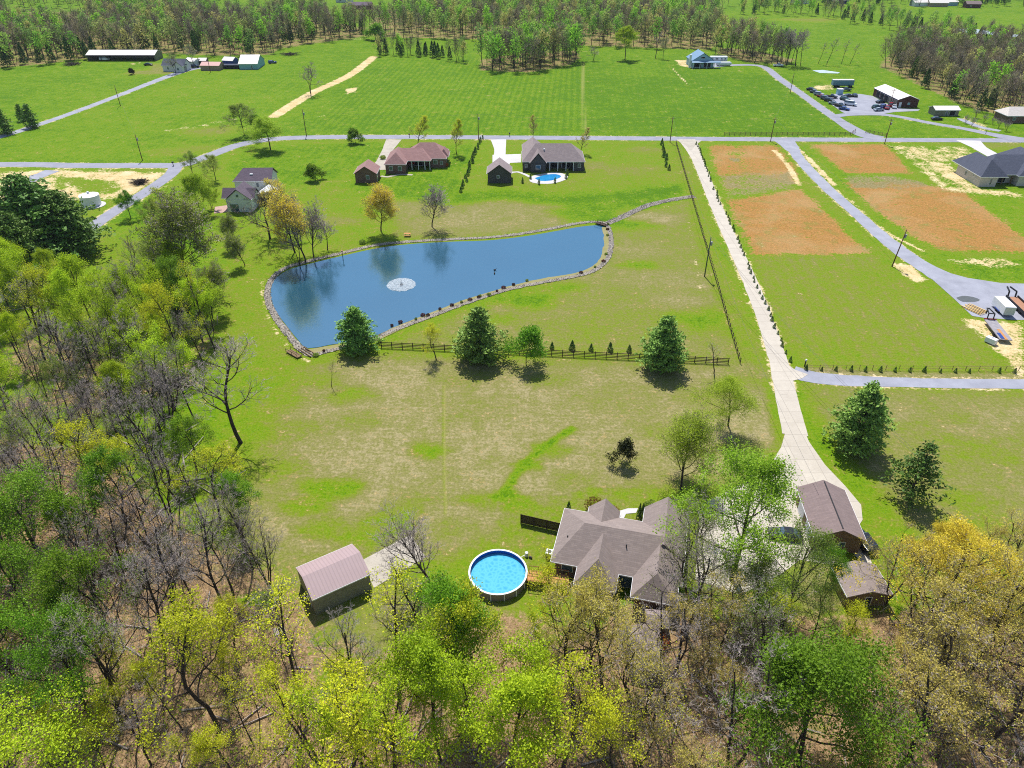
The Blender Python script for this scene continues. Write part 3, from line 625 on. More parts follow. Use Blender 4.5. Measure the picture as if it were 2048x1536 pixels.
# conifers: whorls of boughs carrying needle tufts
def conifer(name, seed, H, R, whorls, per, tuft, size, leaf, first=.08, gap=.0, power=.8, blob_=.38, upa=.1, taper=1.0):
    rs = np.random.RandomState(seed); rnd = random.Random(seed); sg0 = []; sg1 = []; cen = []
    for k in range(8): sg0.append(((0, 0, H*k/8), (0, 0, H*(k+1)/8), .018*H*(1-k/8.5), .018*H*(1-(k+1)/8.5)))
    for w in range(whorls):
        t = first+(1-first)*(w+rnd.uniform(0, .5))/whorls; z = t*H
        Rw = R*((1-t)**power)*rnd.uniform(.72, 1.15)+.25
        if t < .22: Rw *= .75+t
        for i in range(per):
            if rnd.random() < gap: continue
            a = 2*math.pi*(i+rnd.random())/per; L = Rw*rnd.uniform(.65, 1.2); e = upa*(.5+t)+rnd.gauss(0, .07)
            d = (math.cos(a), math.sin(a), math.tan(e)); q = (d[0]*L, d[1]*L, z+d[2]*L)
            sg1.append(((0, 0, z), q, .03+.012*L, .015))
            nt_ = max(2, int(L*tuft))
            for j in range(nt_):
                f = .25+.75*(j+rnd.random())/nt_; spread = .5*(1-f*.4)*L*.35
                cen.append((d[0]*L*f+rnd.gauss(0, spread), d[1]*L*f+rnd.gauss(0, spread), z+d[2]*L*f+rnd.gauss(0, .10)))
    c = np.array(cen); k = 9; c = np.repeat(c, k, 0)+rs.normal(0, blob_, (len(c)*k, 3))*np.array([1, 1, .5])
    v, f = quads(c, size, rs, 1.7, flat=.35)
    v1, f1 = tubes(sg0, 6); v2, f2 = tubes(sg1, 3)
    V, F, M = merge([(v1, f1, 0), (v2, f2, 0)]); tm = np_mesh(name+'_trunk', V, F, [bark])
    return tm, np_mesh(name+'_crown', v, f, [leaf]), H
CON = {'pine': conifer('pine', 31, 12, 5.0, 19, 9, 2.2, .34, L_pine, first=.06, gap=.06, power=.72, blob_=.34), 'pine2': conifer('pine2', 32, 12, 5.0, 14, 7, 1.5, .34, leafmat('pine_needles_light', C(92,132,48,.7), C(38,80,34,.7), transl=.1), first=.10, gap=.2, power=.8, upa=.3),
       'cedar': conifer('cedar', 33, 14, 6.5, 22, 10, 1.7, .40, L_cedar, first=.06, power=.6), 'redcedar': conifer('redcedar', 34, 8, 2.6, 15, 7, 1.9, .30, L_cedar, first=.04, power=.7, blob_=.25)}
def con(key, x, y, h, wscale=1.0, name='pine_tree', label=None, group=None):
    tm, cm, H0 = CON[key]; s = h/H0; root = empty(name, label, 'tree', (x, y, 0), random.uniform(0, 6.28), group)
    root.scale = (s*wscale, s*wscale, s); link('trunk', tm, root); link('crown', cm, root); return root
random.seed(5)
def T(key, u, v, vt, label, w=1.0, name=None, group=None, hadd=0., rz=None, lx=0, ly=0):
    if key not in CON:
        w *= 1.4 if v < 640 else 1.15
        if v < 640:      # seen from far off: the same tree with its finest twigs gathered into thicker sprays
            if key+'_far' not in CROWNS:
                sh, nl, sz, sp, lf, tg, sd, kw = KP[key]; cm, top = crown_mesh('crown_'+key+'_far', sh, int(nl*1.2), sz*1.35, sp, lf, tg, sd, tk=2.3, **kw); CROWNS[key+'_far'] = (sh, cm, top)
            key += '_far'
    x, y = P(u, v); h = max(2., hgt(v, vt)+hadd)
    if key in CON: return con(key, x, y, h, w, name or ('cedar_tree' if 'cedar' in key else 'pine_tree'), label, group)
    return tree(key, x, y, h, rz, w, name, label, group, lx, ly)
T('pine', 717, 698, 613, 'dark green pine at the left end of the board fence, overlapping the pond', 1.21)
T('pine', 958, 718, 614, 'dark green pine standing at the middle of the board fence', 1.15)
T('pine', 1322, 737, 632, 'dark green pine toward the right end of the board fence', 1.06)
T('pine', 1706, 896, 768, 'large dark pine right of the narrowing concrete driveway', 1.02)
T('pine2', 1816, 1000, 888, 'sparse light green pine between the big pine and the golden tree', 1.0)
T('lime4', 873, 720, 652, 'small thin yellow-green tree beside the fence between two pines', 1.05)
T('ball', 1052, 728, 652, 'small round green tree on the fence line right of the middle pine', .9)
T('bare4', 1428, 747, 680, 'small bare tree near the right end of the board fence', 1.5)
T('bare4', 663, 773, 722, 'thin bare sapling alone on the lawn below the left pine', 1.0)
T('mids', 1456, 852, 757, 'bright green leaning tree on the lawn left of the driveway', 1.15, lx=.0, ly=.12)
T('airyg', 1362, 978, 845, 'large airy round green tree above the brick house', 1.4)
T('magn', 1243, 928, 880, 'small dark brown-green tree alone in the middle of the front lawn', .8)
T('greenopen', 1462, 1160, 930, 'big open-crowned green tree between the brick house and the garage', 1.08)
T('bareb', 860, 1170, 1012, 'bare multi-stemmed tree beside the concrete shed apron', 1.25)
T('amber2', 762, 462, 358, 'golden yellow round tree on the far bank of the pond', 1.0)
T('bareb', 864, 453, 360, 'bare round-headed tree on the far bank right of the golden tree', 1.05)
T('oak', 540, 478, 382, 'spreading bare oak in front of the white farmhouse', .95)
T('amber3', 612, 525, 372, 'tall yellow-topped tree at the pond edge, nearest the water', .8)
T('bare2', 600, 532, 440, 'slim dark bare tree leaning beside the yellow-topped pond tree', .6)
T('bareb', 628, 517, 405, 'dense bare tree at the pond edge right of the yellow-topped one', .9)
T('bare1', 655, 500, 440, 'small bare tree on the pond bank, rightmost of the waterside clump', .9)
T('bud1', 590, 505, 395, 'tall sparse-leaved tree between farmhouse and pond, left of the yellow-topped one', .8)
T('budg', 455, 500, 425, 'small olive tree on the lawn below the farmhouse barn', .8)
T('gold2', 577, 466, 355, 'tall pale budding tree between the farmhouse and the pond', .8)
T('budg', 368, 572, 362, 'very large grey-green budding tree above the left woods', 1.0)
T('bare1', 482, 886, 685, 'large dark bare tree at the left edge of the front lawn', 1.2)
T('cedar', 92, 517, 352, 'broad dark cedar, tallest of the dark clump at the left edge', 1.2)
T('cedar', 28, 522, 392, 'dark cedar cut by the left edge of the picture', 1.0)
T('cedar', 150, 508, 382, 'dark cedar on the right side of the dark clump next to the white tank', 1.2)
T('cedar', 62, 560, 425, 'dark cedar at the front of the dark clump above the lime trees', .9)
T('pear', 836, 291, 229, 'tallest oval yellow-green tree by the road in front of the red-roofed brick house', 1.1)
T('pear', 913, 306, 234, 'oval yellow-green street tree right of the red-roofed brick house', .8)
T('pearg', 1065, 281, 233, 'oval budding tree behind the left end of the grey-roofed pool house', .9)
T('pearg', 1161, 306, 253, 'oval budding tree right of the grey-roofed pool house', .9)
T('ball', 711, 287, 257, 'small green tree below the road left of the brick driveway', .9)
T('mids', 541, 299, 234, 'bright lime tree standing inside the bend of the road', 1.1)
T('green2', 520, 268, 228, 'green tree just above the road bend', 1.0)
T('olive', 489, 270, 205, 'dark olive tree above the road bend at the dirt track', 1.0)
T('ball', 631, 361, 328, 'small round olive tree on the lawn above the farmhouse', .9)
T('bare2', 622, 190, 124, 'lone bare tree beside the dirt strip in the hay field', .8)
T('magn', 264, 149, 136, 'tiny reddish tree on the mown patch below the long barn', .9)
T('bud3', 352, 147, 104, 'grey budding tree in front of the white house at the lane end', .85)
T('bud1', 388, 133, 87, 'brownish budding tree between white house and tan shed', .8)
T('redcedar', 14, 268, 219, 'dark cedar beside the lane at the left edge', 1.2, 'cedar_tree')
T('redcedar', 66, 255, 208, 'dark leaning cedar beside the lane', 1.1, 'cedar_tree')
T('redcedar', 46, 242, 208, 'dark cedar behind the leaning one beside the lane', 1.0, 'cedar_tree')
T('olive', 386, 352, 304, 'olive green tree at the road junction', .9)
T('olive', 432, 362, 309, 'greyish olive tree right of the road junction', .8)
T('mids', 402, 428, 345, 'tall bright green tree between the junction and the farmhouse', .75)
T('lime3', 424, 418, 372, 'small lime tree beside the brick paving of the farmhouse', .7)
T('green1', 262, 438, 383, 'small green tree by the side road right of the white tank', .75)
T('budg', 490, 532, 462, 'budding tree with dark shade in the lawn left of the pond', .9)
T('budg', 425, 634, 525, 'crooked budding tree at the lawn edge left of the pond', .85)
T('bud2', 340, 432, 372, 'slim budding tree beside the side road', 1.2)
T('olive', 315, 470, 400, 'olive tree below the side road right of the dark cedars', .7)
T('bare2', 1187, 121, 92, 'small bare tree alone at the top edge of the middle hay field', 1.1)
T('lime1', 1250, 120, 52, 'lone lime tree at the top edge of the hay field', 1.0)
T('bare4', 1311, 117, 66, 'thin bare tree left of the green-roofed barn house', 1.3)
T('bud1', 1326, 118, 73, 'budding tree left of the green-roofed barn house', .6)
T('ball', 751, 80, 46, 'bright round tree on the hilltop by the far field corner', 1.1)
for i, (u, v, vt) in enumerate([(1636,128,82),(1653,129,74),(1683,128,79),(1700,128,85)]): T('bare4', u, v, vt, ('leftmost','second from left','third from left','rightmost')[i]+' of the four thin bare trees in the right-hand hay field', 1.0)
for i, (u, v) in enumerate([(1562,129),(1572,131),(1582,130),(1591,132),(1601,131)]): T('bare1' if i % 2 else 'bare4', u, v, 52+i*2, ('leftmost','second','middle','fourth','rightmost')[i]+' of five tall bare trees bunched right of the motorhome', .8)
for i, (u, v, vt) in enumerate([(1930,247,229),(1951,236,215),(1943,252,234),(1967,246,228),(1984,249,234),(1997,256,236),(2012,262,240)]):
    T('bare3', u, v, vt, ('leftmost','farthest back','second','third','middle','sixth','rightmost')[i]+' of the seven small round trees by the right-hand farm drive', 1.1)
# explicit trees of the near woods
NW = [('limed', 50, 1700, 1355, 1.25), ('greend', 1598, 1530, 1240, 1.15), ('green1', 105, 1150, 800, 1.15), ('yellow1', 440, 1460, 1195, 1.1), ('green2', 905, 1370, 1120, .9),
 ('lime3', 790, 1570, 1260, 1.0), ('lime1', 880, 1520, 1235, 1.0), ('lime3', 965, 1500, 1165, 1.0), ('lime1', 1015, 1590, 1260, 1.1), ('lime4', 935, 1420, 1150, .9), ('yellow2', 640, 1530, 1335, 1.0), ('yellow1', 700, 1590, 1345, 1.1),
 ('gold2', 1146, 1420, 1130, 1.1), ('gold1', 1205, 1400, 1120, .85), ('bare2', 1452, 1560, 1225, 1.0), ('bud3', 1368, 1265, 1050, .9), ('gold1', 1800, 1310, 1015, 1.05), ('amber', 1850, 1270, 1005, .95), ('gold1', 1935, 1350, 1100, 1.0), ('gold2', 1790, 1560, 1280, 1.1), ('bare1', 1300, 1460, 1330, 1.0),
 ('gold3', 1850, 1450, 1160, 1.0), ('gold1', 1960, 1500, 1190, 1.0), ('gold1', 2030, 1420, 1160, 1.0), ('lime2', 2050, 1330, 1150, .6), ('gold3', 1260, 1480, 1200, .9), ('yellow3', 1120, 1560, 1290, 1.0),
 ('green1', 200, 1480, 1130, .8), ('green2', 60, 1400, 1100, 1.0), ('bud1', 240, 1440, 1150, 1.0), ('green2', 230, 1290, 1010, .9), ('green1', 90, 1290, 1085, .9), ('bare1', 330, 1300, 1000, .9), ('bare2', 380, 1290, 1000, .9), ('bare1', 465, 1240, 1010, .85), ('bare3', 540, 1180, 1040, .9), ('yellow1', 440, 1040, 910, 1.3),
 ('lime1', 200, 680, 470, .95), ('lime3', 235, 740, 500, .9), ('lime1', 170, 720, 520, .9), ('lime3', 318, 690, 490, .7), ('lime1', 20, 620, 480, 1.0), ('yellow1', 120, 700, 520, .9), ('bud2', 90, 720, 540, 1.3), ('lime4', 370, 740, 560, .8), ('bud2', 430, 700, 500, 1.0),
 ('bare2', 275, 720, 560, .9), ('bare1', 165, 800, 625, .9), ('bare3', 230, 790, 640, .9), ('green2', 20, 800, 640, .9), ('lime2', 30, 860, 700, .8), ('olive', 140, 830, 715, .8), ('bud3', 330, 850, 690, .9), ('bud1', 390, 840, 680, .7), ('bare2', 360, 910, 720, .9),
 ('bare1', 720, 1470, 1170, .8), ('bud2', 800, 1400, 1120, 1.2), ('bud2', 615, 1450, 1220, 1.3), ('bare4', 870, 1320, 1040, 1.1), ('bud3', 1395, 1210, 1010, .9), ('yellow2', 1120, 1290, 1130, .9), ('gold3', 1180, 1330, 1160, .9),
 ('olive', 1560, 1260, 1070, .9), ('green2', 1640, 1200, 1085, .7), ('gold3', 1420, 1330, 1180, 1.0), ('bud3', 1510, 1380, 1180, .9), ('bare2', 1330, 1400, 1170, .8)]
placed = []
PH = {'budg': 'olive budding tree', 'lime': 'lime green leafing tree', 'gree': 'fresh green tree', 'yell': 'yellow-green budding tree', 'gold': 'tan-gold budding tree', 'ambe': 'amber tree', 'bare': 'bare grey tree', 'bud1': 'bare tree with few leaves', 'bud2': 'thin sparse-leaved tree', 'bud3': 'bare tree with few leaves', 'oliv': 'dull olive tree', 'airy':'airy tree', 'pear':'oval tree'}
def wood_tree(key, u, v, h, w):
    x, y = P(u, v); placed.append((x, y)); o = tree(key, x, y, h, None, w, None, None, None, random.gauss(0, .05), random.gauss(0, .05))
    cu, cv = proj(x, y, h*.65); LABELQ.append((o, PH[key[:4]], cu, cv)); return o
for key, u, v, vt, w in NW: wood_tree(key, u, v, min(19, hgt(v, vt)), w)
# the rest of the near woods, thinned at random by region
REG = [([(-60,640),(60,620),(250,650),(430,650),(440,720),(350,830),(100,860),(-80,880)], 46, [('lime1',5),('lime3',4),('bare4',3),('bud2',3),('bare2',2),('bare1',2),('green2',1)], (11,17)),
 ([(-60,860),(120,860),(360,850),(470,960),(500,1100),(560,1200),(-80,1250)], 52, [('bare1',5),('bare2',4),('bare3',5),('bare4',3),('bud1',2),('bud3',2),('green2',1),('yellow1',1)], (11,17)),
 ([(-80,1250),(560,1230),(620,1330),(620,1600),(-80,1600)], 30, [('bare4',5),('bare2',3),('yellow1',2),('bud2',4),('green2',1),('yellow2',1),('bud1',3),('lime4',1)], (8,13)),
 ([(620,1400),(1250,1330),(1250,1620),(620,1620)], 6, [('lime3',2),('yellow1',3),('bare4',3),('bud2',3),('gold2',2),('lime4',2)], (8,12)),
 ([(1250,1300),(1450,1290),(1700,1330),(2120,1320),(2120,1620),(1250,1620)], 22, [('gold1',3),('gold3',4),('gold2',3),('bare2',2),('bare1',1),('bud3',3),('bud2',2),('yellow1',2),('green2',1)], (8,13)),
 ([(1740,1180),(2120,1150),(2120,1320),(1740,1320)], 16, [('gold1',4),('gold3',3),('yellow1',1),('amber',1)], (9,14)),
 ([(1440,1220),(1620,1270),(1700,1330),(1440,1330)], 4, [('bud3',1),('olive',1)], (9,12)),
 ([(240,560),(440,575),(450,700),(300,690)], 13, [('lime1',3),('bud1',2),('budg',2),('bare2',2),('bud2',1)], (10,15)),
 ([(-60,560),(120,580),(140,640),(-60,640)], 7, [('lime1',3),('bud1',1)], (9,14))]
def inpoly(poly, x, y):
    c = False; n = len(poly)
    for i in range(n):
        a = poly[i]; b = poly[(i+1) % n]
        if (a[1] > y) != (b[1] > y) and x < (b[0]-a[0])*(y-a[1])/(b[1]-a[1])+a[0]: c = not c
    return c
rg = random.Random(77)
for poly, n, kinds, hr in REG:
    wp = [P(u, v) for u, v in poly]; xs = [p[0] for p in wp]; ys = [p[1] for p in wp]; k = 0; tries = 0
    pool = [a for a, c in kinds for _ in range(c)]
    while k < n and tries < 4000:
        tries += 1; x = rg.uniform(min(xs), max(xs)); y = rg.uniform(min(ys), max(ys))
        if not inpoly(wp, x, y): continue
        if min((x-a)**2+(y-b)**2 for a, b in placed) < (3.0 if tries < 2500 else 2.0)**2: continue
        u, v = proj(x, y); wood_tree(rg.choice(pool), u, v, rg.uniform(*hr), rg.uniform(.75, 1.1)); k += 1

# ------------------------------------------------------------------ distant woods
def far_proto(seed, kind):
    rs = np.random.RandomState(seed); rnd = random.Random(seed)
    segs, tips = skeleton(seed, H=15, nchild=(12, 4), ang=(48, 42), first=.20, ratio=(.34, .55), r0=.22)
    w = [(a, b, max(r1, .07), max(r2, .04)) for s in segs for a, b, r1, r2 in s]
    v, f = tubes(w, 3); parts = [(v, f, 0)]
    t = np.array(tips)
    if kind == 'leaf': c = t[rs.randint(0, len(t), 330)]+rs.normal(0, .8, (330, 3)); v, f = quads(c, .85, rs); parts.append((v, f, 1))
    if kind == 'bare':
        n = 240; c = t[rs.randint(0, len(t), n)]+rs.normal(0, .6, (n, 3)); a = rs.normal(0, .8, (n, 3)); a[:, 2] = np.abs(a[:, 2])+.4
        v, f = tubes([(tuple(p), tuple(p+q), .05, .03) for p, q in zip(c, a)], 3); parts.append((v, f, 1))
        c = t[rs.randint(0, len(t), 50)]+rs.normal(0, .7, (50, 3)); v, f = quads(c, .5, rs); parts.append((v, f, 1))
    if kind == 'con':
        z = rs.uniform(.08, 1, 500); r = (1-z)**.7*3.0*np.sqrt(rs.uniform(.2, 1, 500)); a = rs.uniform(0, 6.28, 500)
        c = np.stack([r*np.cos(a), r*np.sin(a), z*11], 1); v, f = quads(c, .8, rs); parts = [(tubes([((0,0,0),(0,0,9),.18,.05)], 4)+(0,)), (v, f, 1)]
    return merge(parts)
FP = {'leaf': [far_proto(41+i, 'leaf') for i in range(4)], 'bare': [far_proto(51+i, 'bare') for i in range(4)], 'con': [far_proto(61, 'con')]}
fleaf, flt, flb = newmat('distant_foliage')
at = N(flt, 'ShaderNodeAttribute', attribute_name='tint'); n = noise_n(flt, .5, 2, .6, pos_n(flt))
fc = mixc(flt, math_n(flt, 'MULTIPLY_ADD', n, 1.4, -.55, clamp=True), at.outputs['Color'], C(110,130,60,.9))
fc = mixc(flt, 1.0, fc, (1.8,1.8,1.75,1), 'MULTIPLY')
flt.links.new(fc, flb.inputs['Base Color']); flb.inputs['Roughness'].default_value = .8; flb.inputs['Specular IOR Level'].default_value = .1
tr = N(flt, 'ShaderNodeBsdfTranslucent'); flt.links.new(fc, tr.inputs[0]); mx = N(flt, 'ShaderNodeMixShader'); mx.inputs[0].default_value = .3
flt.links.new(flb.outputs[0], mx.inputs[1]); flt.links.new(tr.outputs[0], mx.inputs[2]); flt.links.new(mx.outputs[0], flt.nodes['Material Output'].inputs[0])
TINT = {'leaf': [C(126,170,60), C(112,154,60), C(146,176,76), C(136,184,54), C(150,160,90), C(166,160,96), C(112,140,76)], 'bare': [C(146,130,122), C(128,116,110), C(158,142,120), C(138,136,100)], 'con': [C(48,80,36), C(40,68,40)]}
FARM = {}
for k, ps in FP.items():
    for i, (V, F, M) in enumerate(ps):
        for j, tc in enumerate(TINT[k]):
            if k == 'leaf' and (j+i) % 2: continue
            me = np_mesh('far_crown', V, F[M == 1], [fleaf]); a = me.attributes.new('tint', 'FLOAT_COLOR', 'POINT'); a.data.foreach_set('color', np.tile(np.array(tc, np.float32), len(V)))
            FARM.setdefault(k, []).append((np_mesh('far_trunk', V, F[M == 0], [bark]), me))
FREG = [  # base polygon, spacing, kinds, height range, words
 ([(-500,150),(0,136),(80,130),(160,120),(330,108),(440,112),(545,110),(560,98),(640,86),(745,72),(760,58),(560,46),(500,40),(0,62),(-500,70)], 7.5, 'LLBBBC', (13,17), 'along the field edge behind the long barn'),
 ([(-500,60),(0,60),(170,56),(240,44),(230,20),(-500,22)], 8.5, 'LLLBBB', (12,16), 'far woods above the long barn'),
 ([(240,52),(560,46),(700,44),(640,28),(560,30),(420,24),(240,24)], 8.5, 'LLLBBC', (12,16), 'far woods above the farmstead'),
 ([(755,112),(850,115),(940,128),(930,120),(850,108),(760,104)], 5, 'BBLCC', (8,13), 'in the thin hedgerow above the middle hay field'),
 ([(955,141),(1060,146),(1140,132),(1162,116),(1160,100),(1050,104),(960,118)], 6.2, 'LBBLB', (14,18), 'in the round copse jutting into the hay field'),
 ([(745,74),(960,80),(1160,92),(1420,100),(1440,88),(1430,40),(1250,30),(1000,20),(760,20),(735,50)], 8.5, 'LLLBBB', (13,17), 'in the woods behind the middle hay field'),
 ([(1430,108),(1500,126),(1570,130),(1580,120),(1500,98),(1430,94)], 6, 'BBL', (13,17), 'beside the motorhome'),
 ([(1470,30),(1600,36),(1740,52),(1860,76),(1990,86),(2048,90),(1990,76),(1860,64),(1700,30),(1500,18)], 9, 'LLBC', (9,13), 'in the hedgerow beyond the right-hand hay field'),
 ([(1752,132),(1850,178),(1905,205),(1960,222),(2060,250),(2500,300),(2500,90),(2060,98),(1960,96),(1860,92),(1780,104)], 6.0, 'BBBBBLC', (10,14), 'along the edge of the brown woods at upper right'),
 ([(0,18),(1000,14),(1450,22),(1460,12),(1000,-8),(0,-8)], 13, 'LLLB', (11,15), 'on the far skyline woods'),
 ([(1500,14),(2100,14),(2500,30),(2500,-2),(1500,-8)], 12, 'LLBC', (10,14), 'on the far right skyline woods')]
HOLES = [[(20,22),(180,22),(190,68),(20,68)], [(415,6),(560,6),(550,52),(430,52)], [(645,-2),(800,-2),(790,56),(650,56)], [(880,-8),(1040,-8),(1040,28),(880,28)], [(1180,-8),(1300,-8),(1300,16),(1180,16)], [(745,82),(990,82),(960,100),(760,100)], [(1440,28),(1640,34),(1800,70),(1740,120),(1640,125),(1460,90)]]
# the woods run on past the top of the frame
farpts = []
rf = random.Random(9)
for ri, (poly, sp_, kinds, hr, words) in enumerate(FREG):
    wp = [P(u, v) for u, v in poly]; xs = [p[0] for p in wp]; ys = [p[1] for p in wp]
    x = min(xs)
    while x < max(xs):
        y = min(ys)
        while y < max(ys):
            px_, py_ = x+rf.uniform(-.45, .45)*sp_, y+rf.uniform(-.45, .45)*sp_
            if inpoly(wp, px_, py_):
                u, v = proj(px_, py_)
                if -500 < u < 2500 and not any(inpoly(hp, u, v) for hp in HOLES):
                    k = {'L': 'leaf', 'B': 'bare', 'C': 'con'}[rf.choice(kinds)]
                    farpts.append((px_, py_, k, rf.uniform(*hr)/15, ri, u, v))
            y += sp_
        x += sp_
ind = []; rest = []
byreg = {}
for p in farpts: byreg.setdefault(p[4], []).append(p)
for ri, ps in byreg.items():
    # the individuals: the ones in front that no other tree of the wood hides
    ps = [p for p in ps if -10 < p[5] < 2060 and p[6] > 20]; ps.sort(key=lambda p: p[1]); bins = {}; take = []
    for p in ps:
        b = int(p[5]//11)
        if bins.get(b, 0) < (1 if ri in (1,2,7,8) else 2) and ri not in (9, 10): bins[b] = bins.get(b, 0)+1; take.append(p)
    take = take[:62]; ind += take
s_ind = set(map(id, ind)); rest = [p for p in farpts if id(p) not in s_ind]
GR = {'leaf': 'leafing_tree', 'bare': 'bare_tree', 'con': 'cedar_tree'}
GW = {'leaf': 'pale green leafing trees', 'bare': 'bare grey-brown trees', 'con': 'dark cedars'}
nk = {'leaf': 0, 'bare': 0, 'con': 0}
for p in ind:
    lim = {'leaf': 170, 'bare': 170, 'con': 60}[p[2]]
    if nk[p[2]] >= lim: rest.append(p); continue
    nk[p[2]] += 1
    tm, cm = rf.choice(FARM[p[2]]); w = FREG[p[4]][4]
    o = empty(GR[p[2]], 'one of the '+GW[p[2]]+' '+w, 'tree', (p[0], p[1], 0), rf.uniform(0, 6.28), GW[p[2]]+' '+w)
    o.scale = (p[3],)*3; link('trunk', tm, o); link('crown', cm, o)
def mass(name, pts, label):
    VV, FF, TT, MM = [], [], [], []; off = 0; rs = np.random.RandomState(3)
    for px_, py_, k, s, *_r in pts:
        V, F, M = FP[k][rs.randint(len(FP[k]))]; a = rs.uniform(0, 6.28); c_, s_ = math.cos(a)*s, math.sin(a)*s
        if rs.rand() < .0: continue
        VV.append(np.stack([V[:,0]*c_-V[:,1]*s_+px_, V[:,0]*s_+V[:,1]*c_+py_, V[:,2]*s], 1).astype(np.float32)); FF.append(F+off); MM.append(M); off += len(V)
        tc = np.array(TINT[k][rs.randint(len(TINT[k]))], np.float32); TT.append(np.tile(tc, (len(V), 1)))
    me = np_mesh(name, np.concatenate(VV), np.concatenate(FF), [bark, fleaf], np.concatenate(MM))
    a = me.attributes.new('tint', 'FLOAT_COLOR', 'POINT'); a.data.foreach_set('color', np.concatenate(TT).ravel())
    return tag(link(name, me), label, None, None, 'stuff')
mass('distant_woodland', rest, 'mass of distant mixed woodland across the top of the view')
print('far', len(farpts), 'ind', nk, 'near', len(placed))
# undergrowth: knee-high brush, saplings and fallen sticks on the woodland floor
rs = np.random.RandomState(8); VV = []; FF = []; MM = []; off = 0
polys = [[P(u, v) for u, v in r[0]] for r in REG]
sg = []; lc = []; lc2 = []
for wp, n in zip(polys, (500, 900, 800, 500, 800, 150, 60, 60, 50)):
    xs = [p[0] for p in wp]; ys = [p[1] for p in wp]; k = 0
    while k < n:
        x, y = rs.uniform(min(xs), max(xs)), rs.uniform(min(ys), max(ys))
        if not inpoly(wp, x, y): continue
        k += 1; hh = rs.uniform(.5, 2.6)
        for j in range(5):
            a = rs.uniform(0, 6.28); t_ = rs.uniform(.1, .5)*hh; sg.append(((x, y, 0), (x+math.cos(a)*t_, y+math.sin(a)*t_, hh*rs.uniform(.6, 1)), .02, .01))
        if rs.rand() < .45:
            (lc if rs.rand() < .6 else lc2).append(np.array([x, y, hh*.7])+rs.normal(0, .35+.15*hh, (14, 3)))
        if rs.rand() < .06:
            a = rs.uniform(0, 6.28); L_ = rs.uniform(2, 7); sg.append(((x, y, .12), (x+math.cos(a)*L_, y+math.sin(a)*L_, .25), .12, .05))
v1, f1 = tubes(sg, 3); c = np.concatenate(lc); v2, f2 = quads(c, .22, rs); c = np.concatenate(lc2); v3, f3 = quads(c, .22, rs)
V, F, M = merge([(v1, f1, 0), (v2, f2, 1), (v3, f3, 2)])
tag(link('undergrowth', np_mesh('undergrowth', V, F, [twigm, L_lime, L_olive], M)), 'low brush, saplings and fallen sticks on the woodland floor', None, None, 'stuff')

# ------------------------------------------------------------------ buildings
def ribmat(name, col, axis='X', pitch=.3, depth=.8, rough=.45):
    m, nt, b = newmat(name); tc = N(nt, 'ShaderNodeTexCoord').outputs['Object']; s = N(nt, 'ShaderNodeSeparateXYZ'); nt.links.new(tc, s.inputs[0])
    w = math_n(nt, 'SINE', math_n(nt, 'MULTIPLY', s.outputs[axis], 6.283/pitch)); w = math_n(nt, 'MULTIPLY_ADD', w, 1.6, -.6, clamp=True)
    n = noise_n(nt, .7, 4, .6, tc)
    c = mixc(nt, math_n(nt, 'MULTIPLY', w, .45), col, tuple(x*.62*depth for x in col[:3])+(1,))
    c = mixc(nt, math_n(nt, 'MULTIPLY_ADD', n, .8, -.25, clamp=True), c, tuple(x*.8 for x in col[:3])+(1,))
    nt.links.new(c, b.inputs['Base Color']); b.inputs['Roughness'].default_value = rough; return m
def shingle(name, c1, c2):
    m, nt, b = newmat(name); tc = N(nt, 'ShaderNodeTexCoord').outputs['Object']
    br = N(nt, 'ShaderNodeTexBrick'); nt.links.new(tc, br.inputs['Vector']); br.inputs['Scale'].default_value = 1; br.inputs['Brick Width'].default_value = .9; br.inputs['Row Height'].default_value = .22
    br.inputs['Mortar Size'].default_value = .02; br.inputs['Color1'].default_value = c1; br.inputs['Color2'].default_value = c2; br.inputs['Mortar'].default_value = tuple(x*.6 for x in c1[:3])+(1,)
    n = noise_n(nt, 1.1, 5, .7, tc); n2 = noise_n(nt, 9, 2, .6, tc)
    c = mixc(nt, math_n(nt, 'MULTIPLY_ADD', n, 1.4, -.45, clamp=True), br.outputs[0], tuple(x*.75 for x in c2[:3])+(1,))
    c = mixc(nt, math_n(nt, 'MULTIPLY', n2, .5), c, c2)
    nt.links.new(c, b.inputs['Base Color']); b.inputs['Roughness'].default_value = .95; return m
R_brown = shingle('brown_shingles', C(166,150,144,.85), C(142,128,124,.85)); R_mauve = shingle('mauve_shingles', C(154,134,132,.85), C(132,115,114,.85))
R_red = shingle('red_brown_shingles', C(176,136,132,.9), C(148,112,110,.9)); R_taupe = shingle('taupe_shingles', C(168,152,150,.9), C(142,128,130,.9))
R_dark = shingle('charcoal_shingles', C(92,96,114,.9), C(72,78,96,.9)); R_plum = shingle('plum_shingles', C(122,106,118,.9), C(96,84,98,.9))
R_white = ribmat('white_metal_roof', C(246,238,232,.85), 'X', .9, 1.4); R_whiteY = ribmat('white_metal_roof_b', C(246,238,232,.85), 'Y', .9, 1.4)
R_blue = ribmat('blue_grey_metal_roof', C(118,156,190,.8), 'Y', .6, 1.3); R_pink = ribmat('salmon_metal_roof', C(214,160,150,.8), 'X', .6, 1.3)
R_shed = ribmat('mauve_metal_roof', C(178,154,156,.85), 'X', .46, 1.0)
W_brick = mat('brick_wall', C(150,118,104,.8), .9, col2=C(116,90,82,.8), scale=1.5, fine=8); W_grey = mat('grey_brick_wall', C(104,100,100,.8), .9, col2=C(84,82,86,.8), scale=1.5, fine=8)
W_white = mat('white_siding', C(236,236,236,.85), .8, col2=C(214,216,218,.85)); W_paint = mat('painted_brick', C(228,220,214,.85), .9, col2=C(200,190,184,.85), scale=2, fine=7)
